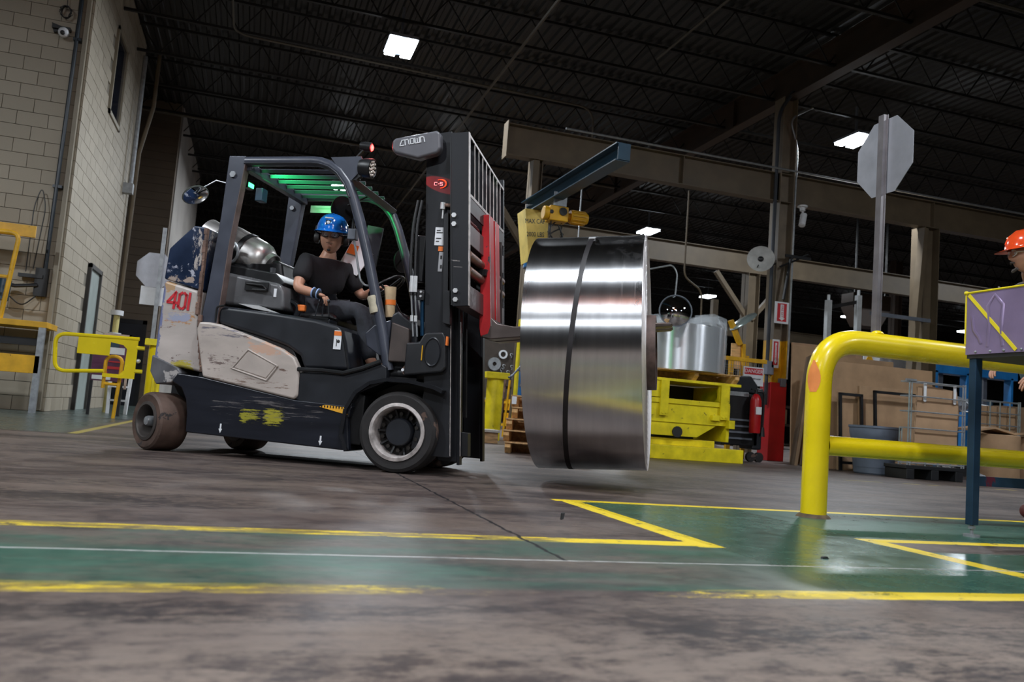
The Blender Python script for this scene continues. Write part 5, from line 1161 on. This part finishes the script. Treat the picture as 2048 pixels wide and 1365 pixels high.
P('lower_carriage_bar', carm, B().prism([(bx(1.28), 0, 1.28), (bx(1.28)-.10, 0, 1.28), (bx(1.13)-.10, 0, 1.13), (bx(1.13), 0, 1.13)], (0, W, 0)), bevel=.004)
P('side_shift_cylinder', mat('copper_brown_cylinder', (.22, .13, .10), .35, .5, .15, 6), B().cyl((bx(1.48)-.02, 0, 1.49), (bx(1.48)-.02, W, 1.49), .032, 16), smooth=50); P('side_shift_cylinder', MC['copper_brown_cylinder'], B().cyl((bx(1.38)-.02, 0, 1.385), (bx(1.38)-.02, W, 1.385), .032, 16), smooth=50)
P('cylinder_eye', black, B().box(bx(1.44)-.04, bx(1.44)+.03, .36, .395, 1.41, 1.46), bevel=.005)
P('carriage_hoses', mat('dusty_red_hose', (.15, .03, .03), .6), B().tube([(bx(1.78)-.05, .02, 1.76), (bx(1.78)-.03, .15, 1.74), (bx(1.7)-.02, .3, 1.72), (bx(1.7)-.04, .45, 1.68)], .012, 6).tube([(bx(1.78)-.03, .02, 1.73), (bx(1.72)-.01, .2, 1.72), (bx(1.7)-.04, .32, 1.66)], .012, 6))
P('inner_side_plate', MC['brownish_carriage_steel'], B().sv([(bx(1.8)-.07, 1.78), (bx(1.8)+.02, 1.78), (bx(1.1)+.02, 1.10), (bx(1.1)-.07, 1.10)], .93, .95).box(bx(1.5)-.09, bx(1.5)-.08, .1, 1.0, 1.2, 1.75))
# forks: red shanks, bare steel blades through the coil core
for v in (.395, .585):
    fo = P('fork', redp, B().sv([(.325, 1.86), (.38, 1.865), (.455, 1.06), (.44, 1.0), (.385, .98), (.37, 1.04)], v, v+.135), bevel=.006)
    B().sv([(.375, 1.06), (.375, 1.0), (.40, .975), (.46, .965), (1.70, 1.125), (1.72, 1.14), (1.70, 1.15), (.62, 1.065), (.50, 1.08), (.455, 1.12)], v+.001, v+.134).go('fork_blade', mat('bare_fork_steel', (.16, .13, .12), .32, .7, .2, 4, stretch=(.3, 1, 1)), fo, bevel=.008)
    B().sv([(.378, 1.865), (.381, 1.865), (.458, 1.06), (.455, 1.06)], v-.001, v+.004).go('bright_fork_edge', edge, fo)
# red glow lamp and green glow lamp belong to the truck
def L2W(x, y, z):
    c, s = math.cos(TH), math.sin(TH); return Vector((.99+x*c-y*s, 5.53+x*s+y*c, z))
def aim(o, a, c):
    o.location = a; o.rotation_euler = (Vector(c)-Vector(a)).to_track_quat('-Z', 'Y').to_euler()
sl = lamp('red_zone_lamp', 'SPOT', (0, 0, 0), 160, (1, .03, .03), .003, spot_size=R(11), spot_blend=.15)
aim(sl, L2W(-.40, -.14, 2.12), L2W(.09, .06, 1.985))
sl2 = lamp('red_beacon_lamp', 'POINT', L2W(-.40, .105, 2.25), 3.0, (1, .03, .03), .02)
sl3 = lamp('red_line_lamp', 'SPOT', (0, 0, 0), 110, (1, .04, .03), .02, spot_size=R(42), spot_blend=.3)
aim(sl3, L2W(-.38, W+.10, 2.16), L2W(.9, .60, 1.3))
gr_ = lamp('green_guard_lamp', 'SPOT', (0, 0, 0), 40, (.03, 1, .22), .02, spot_size=R(75), spot_blend=.6)
aim(gr_, L2W(-1.36, .16, 1.97), L2W(-.95, .70, 2.12))
#@@COIL
# ------------------------------------------------------------------ the coil on the forks
cr = thing('metal_coil', 'large shiny aluminium strip coil hanging on the forks', 'coil', tuple(L2W(1.18, .55, 0)), TH)
cr.rotation_euler = (0, 0, TH)
CA = Vector((math.cos(R(3.5)), 0, math.sin(R(3.5)))); CC = Vector((0, 0, .925)); CRad = .815; c0, c1 = -.375, .37
def coil_metal():
    m, t, p = nt('mirror_rolled_aluminium')
    v = coord(t); n = noise(t, coord(t, (1.2, .12, .12)), 9, 5, .6); n2 = noise(t, v, 7, 8, .75)
    c = mix(t, ramp(t, n, .3, .7), (.60, .60, .62), (.78, .78, .80))
    # dried run marks, top right
    sp = t.nodes.new('ShaderNodeSeparateXYZ'); t.links.new(v, sp.inputs[0]); xx, zz_ = X(t, sp.outputs[0]), X(t, sp.outputs[2])
    sm = ramp(t, noise(t, coord(t, (1, 1, 1)), 11, 7, .75), .50, .56)*((xx-.0)*6).clamp()*((zz_-1.42)*8).clamp()
    drip = ramp(t, noise(t, coord(t, (9, .0, .25)), 7, 2), .60, .64)*((xx-.02)*9).clamp()*((zz_-1.12)*5).clamp()
    mk_ = sm.max(drip*.6)
    c = mix(t, mk_*.7, c, (.45, .42, .42))
    t.links.new(c, p.inputs['Base Color']); p.inputs['Metallic'].default_value = 1
    r = ramp(t, n, .3, .75)*.04+.27; r = r+mk_*.15+ramp(t, n2, .55, .75)*.04
    tg = t.nodes.new('ShaderNodeTangent'); tg.direction_type = 'RADIAL'; tg.axis = 'X'; t.links.new(tg.outputs[0], p.inputs['Tangent'])
    p.inputs['Anisotropic'].default_value = .95; p.inputs['Anisotropic Rotation'].default_value = .25
    t.links.new(r.k, p.inputs['Roughness'])
    b = t.nodes.new('ShaderNodeBump'); b.inputs['Strength'].default_value = .03; b.inputs['Distance'].default_value = .01
    nb_ = noise(t, coord(t, (.5, .25, .25)), 5, 1, .4); t.links.new(nb_.k, b.inputs['Height']); t.links.new(b.outputs[0], p.inputs['Normal'])
    return m
def ring(r0, r1, a, b2, n=128, extra=None):
    return B().lathe([(r0, a), (r1, a), (r1, b2), (r0, b2)], CC, CA, n, close=True)
ring(.262, CRad, c0, c1, 180).go('rolled_strip', coil_metal(), cr, smooth=30)
b = B(); rr = .28
prof = []
k = 0
while rr < CRad-.004:
    prof += [(rr, c1+.0012), (rr+.006, c1+.004+.002*math.sin(k*1.7)), (rr+.010, c1+.0012)]; rr += .0115; k += 1
prof = [(.27, c1)]+prof+[(CRad-.002, c1)]
b.lathe(prof, CC, CA, 120, close=True)
b.go('wound_edge', mat('bright_strip_edges', (.80, .76, .76), .45, .55, .06, 30), cr, smooth=0)
ring(.225, .262, c0-.05, c1+.065, 64).go('core_sleeve', mat('dark_brown_core', (.13, .085, .075), .6, .1, .25, 12, bmp=.3), cr, smooth=40)
# diagonal strap round the circumference
vs = []; n = 120; x_ = Vector((0, 0, 1)); x_ = (x_-CA*x_.dot(CA)).normalized(); y_ = CA.cross(x_)
for k in range(n):
    a = 2*math.pi*k/n; off = -.06+.085*math.cos(a)
    for dw in (-.016, .016):
        for dr in (.0005, .003): vs.append(CC+CA*(off+dw)+(x_*math.cos(a)+y_*math.sin(a))*(CRad+dr))
fs = []
for k in range(n):
    i, j = k*4, ((k+1) % n)*4
    fs += [(i+1, i+3, j+3, j+1), (i, i+1, j+1, j), (i+2, j+2, j+3, i+3)]
B().add(vs, fs).go('black_strap', mat('black_polyester_strap', (.015, .012, .014), .5), cr, smooth=60)
a = R(-24) if y_.y > 0 else R(24)
dirr = (x_*math.cos(a)+y_*math.sin(a)); pc = CC+CA*(-.06+.085*math.cos(a))+dirr*(CRad+.004)
M_ = Matrix((CA, dirr.cross(CA), dirr)).transposed().to_4x4(); M_.translation = pc
B().box(-.022, .022, -.022, .022, 0, .006).xf(M_).go('strap_seal', chrome, cr, bevel=.001)
#@@PEOPLE
# ------------------------------------------------------------------ people
def skinmesh(joints, edges, root=0, sub=2):
    """joints: list of (pos, radius); returns a smooth mesh grown on the skeleton"""
    me = bpy.data.meshes.new('s'); me.from_pydata([j[0] for j in joints], edges, [])
    o = bpy.data.objects.new('s', me); COL.objects.link(o)
    md = o.modifiers.new('skin', 'SKIN'); md.use_smooth_shade = True
    for i, j in enumerate(joints):
        r = j[1]; sv = me.skin_vertices[0].data[i]; sv.radius = r if isinstance(r, tuple) else (r, r); sv.use_root = (i == root)
    s = o.modifiers.new('sub', 'SUBSURF'); s.levels = sub; s.render_levels = sub
    dg = bpy.context.evaluated_depsgraph_get(); dg.update()
    out = bpy.data.meshes.new_from_object(o.evaluated_get(dg)); bpy.data.objects.remove(o); return out
def mo_(name, me, m, par):
    me.materials.clear(); me.materials.append(m); me.shade_smooth(); o = bpy.data.objects.new(name, me); COL.objects.link(o); o.parent = par; return o
def chain(pts): return [(i, i+1) for i in range(len(pts)-1)]
def head_mesh(c, fwd, up, s=1.0):
    """head with brow, nose, lips, chin, eye sockets and ears; c = head centre"""
    fwd = Vector(fwd).normalized(); up = Vector(up); up = (up-fwd*up.dot(fwd)).normalized(); rt = fwd.cross(up)
    M = Matrix((rt, fwd, up)).transposed().to_4x4(); M.translation = c
    n, m = 30, 40; b = B(); vs = []
    g = lambda x, z, x0, z0, sx, sz: math.exp(-((x-x0)/sx)**2-((z-z0)/sz)**2)
    for i in range(n+1):
        ph = math.pi*i/n
        for k in range(m):
            t = 2*math.pi*k/m; x, y, z = math.sin(ph)*math.cos(t), math.sin(ph)*math.sin(t), -math.cos(ph)
            X_, Y_, Z_ = x*.074, y*.094, z*.118
            if z < 0: X_ *= 1+.30*z*abs(z); Y_ = Y_*(1+.10*z) + (.012*(-z) if y > 0 else .02*z*(-1))
            if y > 0:
                f = y
                Y_ += f*(.020*g(X_, Z_, 0, -.022, .011, .016)+.012*g(X_, Z_, 0, .0, .008, .022)+.007*g(X_, Z_, 0, .030, .05, .010)
                       -.012*g(abs(X_), Z_, .030, .010, .014, .011)+.007*g(X_, Z_, 0, -.056, .022, .006)+.006*g(X_, Z_, 0, -.068, .018, .006)
                       -.005*g(X_, Z_, 0, -.062, .022, .003)+.010*g(X_, Z_, 0, -.098, .022, .016)+.005*g(abs(X_), Z_, .045, -.02, .018, .018))
            vs.append((X_*s, Y_*s, Z_*s))
    b.add(vs, [(i*m+k, i*m+(k+1) % m, (i+1)*m+(k+1) % m, (i+1)*m+k) for i in range(n) for k in range(m)])
    for q in (-1, 1): b.tube([(q*.074*s+q*.008*math.sin(i*.6), (-.012+.016*math.cos(i*.6+.5))*s, (-.008+.028*math.sin(i*.6+.5))*s) for i in range(9)], .007*s, 6)
    return b.xf(M), M
def hand(wrist, pdir, palm_n, side, s=1.0, curl=.5):
    """five separate fingers; pdir = wrist->fingers, palm_n = out of the back of the hand, side = towards the thumb"""
    w_ = Vector(wrist); p = Vector(pdir).normalized(); nrm = Vector(palm_n); nrm = (nrm-p*nrm.dot(p)).normalized(); sd = Vector(side); sd = (sd-p*sd.dot(p)-nrm*sd.dot(nrm)).normalized()
    J = [(w_, .026*s), (w_+p*.035*s, .024*s), (w_+p*.06*s, .020*s)]; E = [(0, 1), (1, 2)]
    me = [skinmesh([(w_-p*.01*s, (.028*s, .02*s)), (w_+p*.03*s+sd*.004, (.036*s, .017*s)), (w_+p*.075*s, (.038*s, .014*s))], [(0, 1), (1, 2)])]
    for k, (off, ln) in enumerate(((.030, .070), (.010, .078), (-.010, .073), (-.029, .058))):
        a = w_+p*.065*s+sd*off*s*.9; L = ln*s; d = p; pts = [a, ]; cur = 0
        for f in (.42, .32, .26):
            cur += curl*(.9); dd_ = p*math.cos(cur*.75)-nrm*math.sin(cur*.75); pts.append(pts[-1]+dd_*L*f)
        me.append(skinmesh([(q, .0088*s*(1-.1*i)) for i, q in enumerate(pts)], chain(pts)))
    a = w_+p*.018*s+sd*.024*s; pts = [a, a+(p*.5+sd*.75-nrm*.2).normalized()*.032*s, a+(p*.5+sd*.75-nrm*.2).normalized()*.032*s+(p*.85+sd*.2-nrm*.5).normalized()*.03*s, a+(p*.5+sd*.75-nrm*.2).normalized()*.032*s+(p*.85+sd*.2-nrm*.5).normalized()*.052*s]
    me.append(skinmesh([(q, .0105*s*(1-.08*i)) for i, q in enumerate(pts)], chain(pts)))
    return me
def join(meshes):
    bm = bmesh.new()
    for m in meshes: bm.from_mesh(m)
    out = bpy.data.meshes.new('j'); bm.to_mesh(out); bm.free(); return out
def hat(name, M, par, m, s=1.0, brim=True, sticker=None):
    b = B(); n = 36; vs = []; rows = [(.0, .118), (.035, .115), (.07, .100), (.095, .072), (.108, .04), (.113, .012), (.114, .0)]
    for r, h in rows:
        for k in range(n):
            a = 2*math.pi*k/n; vs.append((r*.93*math.cos(a), r*1.16*math.sin(a), h))
    for r, h in ((.117, -.004),):
        for k in range(n):
            a = 2*math.pi*k/n; f = max(0, math.sin(a))**1.5
            vs.append(((r+.010)*.95*math.cos(a), (r+.010)*1.16*math.sin(a)+f*.045, h-.004-f*.012))
    for r, h in ((.105, -.004),):
        for k in range(n):
            a = 2*math.pi*k/n; vs.append((r*.9*math.cos(a), r*1.14*math.sin(a), h-.002))
    R_ = len(rows)+2
    b.add(vs, [(i*n+k, i*n+(k+1) % n, (i+1)*n+(k+1) % n, (i+1)*n+k) for i in range(R_-1) for k in range(n)])
    b.tube([(0, .128, .03), (0, .11, .07), (0, .06, .108), (0, 0, .119), (0, -.06, .108), (0, -.11, .07)], .006, 6)
    T = M @ Matrix.Translation((0, -.008, .042)) @ Matrix.Scale(s, 4)
    o = b.xf(T).go(name, m, par, smooth=60)
    return o, T
def person(name, label, loc, rz, J, face_f, face_u, colors, hatm, s=1.0):
    r = thing(name, label, 'person', loc, rz)
    return r
# driver, placed in truck coordinates
dr = thing('person', 'driver in blue hard hat and black t-shirt seated in the forklift, looking at the camera', 'person', (.99, 5.53, 0), TH)
V = lambda *a: Vector(a)
pel, chest, neck = V(-.90, .52, 1.12), V(-.885, .50, 1.38), V(-.87, .49, 1.52)
headc = V(-.845, .465, 1.672)
rsh, rel, rwr = V(-.955, .315, 1.455), V(-.955, .20, 1.235), V(-.80, .20, 1.205)
lsh, lel, lwr = V(-.80, .69, 1.46), V(-.68, .76, 1.27), V(-.53, .70, 1.335)
rhip, rkn, ran, rto = V(-.88, .42, 1.10), V(-.50, .36, 1.115), V(-.40, .34, .74), V(-.28, .34, .69)
lhip, lkn, lan, lto = V(-.88, .62, 1.10), V(-.50, .66, 1.12), V(-.38, .66, .74), V(-.26, .66, .69)
jj = [(pel, .11), (chest, (.11, .09)), (neck, .060), (headc-V(0, 0, .07), .055), (rsh, .05), (rel, .043), (rwr, .029), (lsh, .045), (lel, .043), (lwr, .029), (rhip, .08), (rkn, .06), (ran, .042), (rto, .035), (lhip, .085), (lkn, .06), (lan, .042), (lto, .035)]
ee = [(0, 1), (1, 2), (2, 3), (1, 4), (4, 5), (5, 6), (1, 7), (7, 8), (8, 9), (0, 10), (10, 11), (11, 12), (12, 13), (0, 14), (14, 15), (15, 16), (16, 17)]
hb, HM = head_mesh(headc, (.30, -.95, -.10), (.02, 0, 1), 1.13); HM = HM @ Matrix.Scale(1.13, 4)
hm = hb.mesh('h', skin, 80)
rh = hand(rwr, (.9, .02, -.30), (-.0, -.25, .95), (.1, .9, .2), 1.0, .8)
lh = hand(lwr, (.75, -.3, .05), (-.1, -.6, .8), (.2, .2, .9), 1.0, 1.0)
body = mo_('body', join([skinmesh(jj, ee), hm]+rh+lh), skin, dr)
def thick(a, b2, n=3): return [a+(b2-a)*i/n for i in range(n+1)]
# t-shirt
sj = [(pel+V(0, 0, .02), (.135, .15)), (V(-.895, .51, 1.25), (.13, .16)), (chest, (.13, .175)), (V(-.88, .50, 1.465), (.09, .13)), (neck-V(0, 0, .015), .080), (rsh, .078), (rsh+(rel-rsh)*.75, .07), (lsh, .078), (lsh+(lel-lsh)*.8, .070), (V(-.84, .60, 1.36), .10)]
mo_('t_shirt', skinmesh(sj, [(0, 1), (1, 2), (2, 3), (3, 4), (2, 5), (5, 6), (2, 7), (7, 8), (2, 9)]), shirt, dr)
tj = [(pel, .14), (rhip, .10), (rhip+(rkn-rhip)*.5, .085), (rkn, .07), (rkn+(ran-rkn)*.5, .062), (ran, .056), (lhip, .10), (lhip+(lkn-lhip)*.5, .085), (lkn, .07), (lkn+(lan-lkn)*.5, .062), (lan, .056)]
mo_('trousers', skinmesh(tj, [(0, 1), (1, 2), (2, 3), (3, 4), (4, 5), (0, 6), (6, 7), (7, 8), (8, 9), (9, 10)]), denim, dr)
for a, c in ((ran, rto), (lan, lto)):
    mo_('boot', skinmesh([(a-V(.02, 0, .0), .05), (a+V(.0, 0, -.06), .048), (c, (.045, .034))], [(0, 1), (1, 2)]), blackprint, dr)
glv = mat('black_knit_glove', (.015, .016, .02), .8, 0, .2, 20, bmp=.3)
mo_('glove_cuff', skinmesh([(rwr-(rwr-rel)*.18, .038), (rwr, .037), (rwr+V(.045, 0, -.015), (.040, .026))], [(0, 1), (1, 2)]), glv, dr)
mo_('glove_cuff', skinmesh([(lwr-(lwr-lel)*.18, .036), (lwr, .037), (lwr+V(.045, -.015, 0), (.040, .026))], [(0, 1), (1, 2)]), glv, dr)
cb_ = B()
for t in (-.14, .1): 
    c = rwr+(rwr-rel)*t; cb_.lathe([(.0395, -.004), (.041, 0), (.0395, .004)], c, (rwr-rel), 20)
cb_.go('glove_piping', mat('pale_blue_piping', (.30, .45, .75), .5), dr)
hatb = mat('glossy_blue_helmet', (.01, .16, .60), .18, 0, .04, 6, coat=.5, bmp=0)
o, T = hat('hard_hat', HM, dr, hatb)
B().box(-.018, .018, .122, .126, .028, .060).xf(T @ Matrix.Rotation(R(-8), 4, 'Z')).go('helmet_sticker', darkblue, o); B().ball((0, .127, .044), .011, 6, (1, .2, 1)).xf(T @ Matrix.Rotation(R(-8), 4, 'Z')).go('sticker_emblem', white, o)
B().box(-.028, .028, .1085, .112, .072, .080).xf(T @ Matrix.Rotation(R(-8), 4, 'Z')).go('helmet_lettering', white, o)
em = B()
for q in (-1, 1):
    em.lathe([(.0, .025), (.028, .022), (.036, .008), (.036, -.01), (0, -.012)], (q*.092, -.005, -.012), (q, 0, 0), 20)
    em.tube([(q*.10, -.005, .01), (q*.112, -.01, .045), (q*.108, -.01, .07)], .005, 6)
em.xf(HM).go('ear_defender', blackprint, dr, smooth=50)
b = B()
for q in (-1, 1): b.tube([(q*.030+.026*math.cos(a), .100-.012*abs(math.cos(a)), .010+.018*math.sin(a)) for a in [i*math.pi/8 for i in range(16)]], .0022, 5, closed=True); b.tube([(q*.056, .088, .014), (q*.078, .02, .012)], .003, 5)
go_ = b.xf(HM).go('safety_glasses', black, dr)
b = B()
for q in (-1, 1): b.prism([(q*.030+.025*math.cos(a), .1005, .010+.017*math.sin(a)) for a in [i*math.pi/8 for i in range(16)]], (0, .0012, 0))
b.xf(HM).go('lens', glass, go_)
b = B()
for q in (-1, 1): b.ball((q*.030, .080, .010), .0115, 7)
b.xf(HM).go('eyeball', white, dr)
b = B()
for q in (-1, 1): b.ball((q*.029, .0905, .010), .0045, 5)
b.xf(HM).go('iris', blackprint, dr)
hairm = mat('dark_hair', (.02, .013, .01), .8, 0, .2, 20)
B().bar((-.020, .099, -.046), (.020, .099, -.046), .004, .004).xf(HM).go('moustache', hairm, dr)
B().ball((0, .096, -.092), .012, 6, (1, .4, .8)).xf(HM).go('chin_beard', hairm, dr)
for q in (-1, 1): B().tube([(q*.016, .097, .031), (q*.032, .095, .035), (q*.046, .085, .030)], .003, 5).xf(HM).go('eyebrow', hairm, dr)
B().bar((-.018, .0985, -.062), (.018, .0985, -.062), .004, .004).xf(HM).go('mouth', mat('lip', (.28, .10, .08), .5), dr)
# second worker, mostly outside the right edge
w2 = thing('person', 'worker in orange hard hat and safety glasses at the right edge behind the purple box', 'person', (5.47, 4.50, 0), 0)
w2.scale = (1.1, 1.1, 1.1)
H2 = V(-.30, -.02, 1.68)
jj = [(V(0, 0, .96), (.11, .10)), (V(-.13, 0, 1.34), (.10, .08)), (V(-.24, 0, 1.54), .058), (H2-V(0, 0, .07), .05), (V(-.16, -.18, 1.45), .045), (V(-.17, -.27, 1.10), .045), (V(-.42, -.2, .88), .03), (V(-.16, .18, 1.45), .045), (V(-.08, .25, 1.14), .045), (V(-.26, .2, .98), .03),
      (V(0, -.1, .92), .09), (V(-.02, -.11, .50), .062), (V(.02, -.11, .09), .042), (V(-.12, -.12, .045), .038), (V(0, .1, .92), .09), (V(-.02, .11, .50), .062), (V(.02, .11, .09), .042), (V(-.12, .12, .045), .038)]
hb, HM2 = head_mesh(H2, (-.86, .45, -.10), (0, 0, 1)); hm = hb.mesh('h', skin, 80)
mo_('body', join([skinmesh(jj, ee), hm]+hand(V(-.42, -.2, .88), (-.8, 0, -.5), (-.3, -.3, .8), (0, .9, .2))+hand(V(-.26, .2, .98), (-.8, 0, -.5), (-.3, .3, .8), (0, -.9, .2))), skin, w2)
greyj = mat('grey_work_jacket', (.22, .20, .21), .8, 0, .15, 9, bmp=.3)
mo_('work_jacket', skinmesh([(V(0, 0, .84), (.17, .20)), (V(-.05, 0, 1.1), (.15, .19)), (V(-.13, 0, 1.36), (.17, .21)), (V(-.21, 0, 1.52), .085), (V(-.16, -.2, 1.45), .09), (V(-.17, -.27, 1.10), .075), (V(-.40, -.2, .89), .07), (V(-.16, .2, 1.45), .09), (V(-.08, .26, 1.14), .066), (V(-.23, .2, .99), .05)],
    [(0, 1), (1, 2), (2, 3), (2, 4), (4, 5), (5, 6), (2, 7), (7, 8), (8, 9)]), greyj, w2)
mo_('trousers', skinmesh([(V(0, 0, .94), .15), (V(0, -.1, .9), .10), (V(-.02, -.11, .5), .08), (V(.02, -.11, .13), .065), (V(0, .1, .9), .10), (V(-.02, .11, .5), .08), (V(.02, .11, .13), .065)], [(0, 1), (1, 2), (2, 3), (0, 4), (4, 5), (5, 6)]), mat('dark_teal_trousers', (.03, .055, .06), .8, 0, .15, 9), w2)
for q in (-.11, .11): mo_('boot', skinmesh([(V(.04, q, .09), .055), (V(.04, q, .045), .045), (V(-.16, q*1.05, .04), (.048, .036))], [(0, 1), (1, 2)]), mat('red_brown_boot', (.12, .03, .025), .6), w2)
o, T = hat('hard_hat', HM2, w2, mat('glossy_orange_helmet', (.90, .09, .02), .2, 0, .04, 6, coat=.5, bmp=0), 1.05)
b = B()
for q in (-1, 1): b.tube([(q*.030+.028*math.cos(a), .100-.012*abs(math.cos(a)), .010+.020*math.sin(a)) for a in [i*math.pi/8 for i in range(16)]], .003, 5, closed=True); b.tube([(q*.056, .088, .014), (q*.08, -.02, .018)], .005, 5)
go_ = b.xf(HM2).go('safety_glasses', mat('pale_glasses_frame', (.6, .62, .62), .3), w2)
b = B()
for q in (-1, 1): b.prism([(q*.030+.026*math.cos(a), .1005, .010+.018*math.sin(a)) for a in [i*math.pi/8 for i in range(16)]], (0, .0012, 0))
b.xf(HM2).go('lens', glass, go_)
b = B()
for q in (-1, 1): b.ball((q*.030, .080, .010), .0115, 7)
b.xf(HM2).go('eyeball', white, w2)
b = B().tube([(-.025, .094, -.052), (0, .104, -.045), (.025, .094, -.052)], .006, 6).tube([(-.03, .08, -.09), (0, .098, -.105), (.03, .08, -.09)], .010, 6)
b.xf(HM2).go('beard', mat('dark_grey_beard', (.07, .06, .055), .9), w2)
# small loose things on the floor
B().prism([(0, 0, 0), (.012, 0, .004), (.018, .004, .03), (.004, .004, .028)], (0, .012, 0)).go('floor_chip', blackprint, loc=(1.35, 3.45, 0), label='small black splinter standing on the floor inside the yellow corner', cat='debris')
B().prism([(0, 0, 0), (.03, 0, 0), (.022, .0, .008), (.004, 0, .006)], (0, .012, 0)).go('floor_chip', blackprint, loc=(2.06, 2.62, 0), label='small dark chip lying on the green walkway', cat='debris')
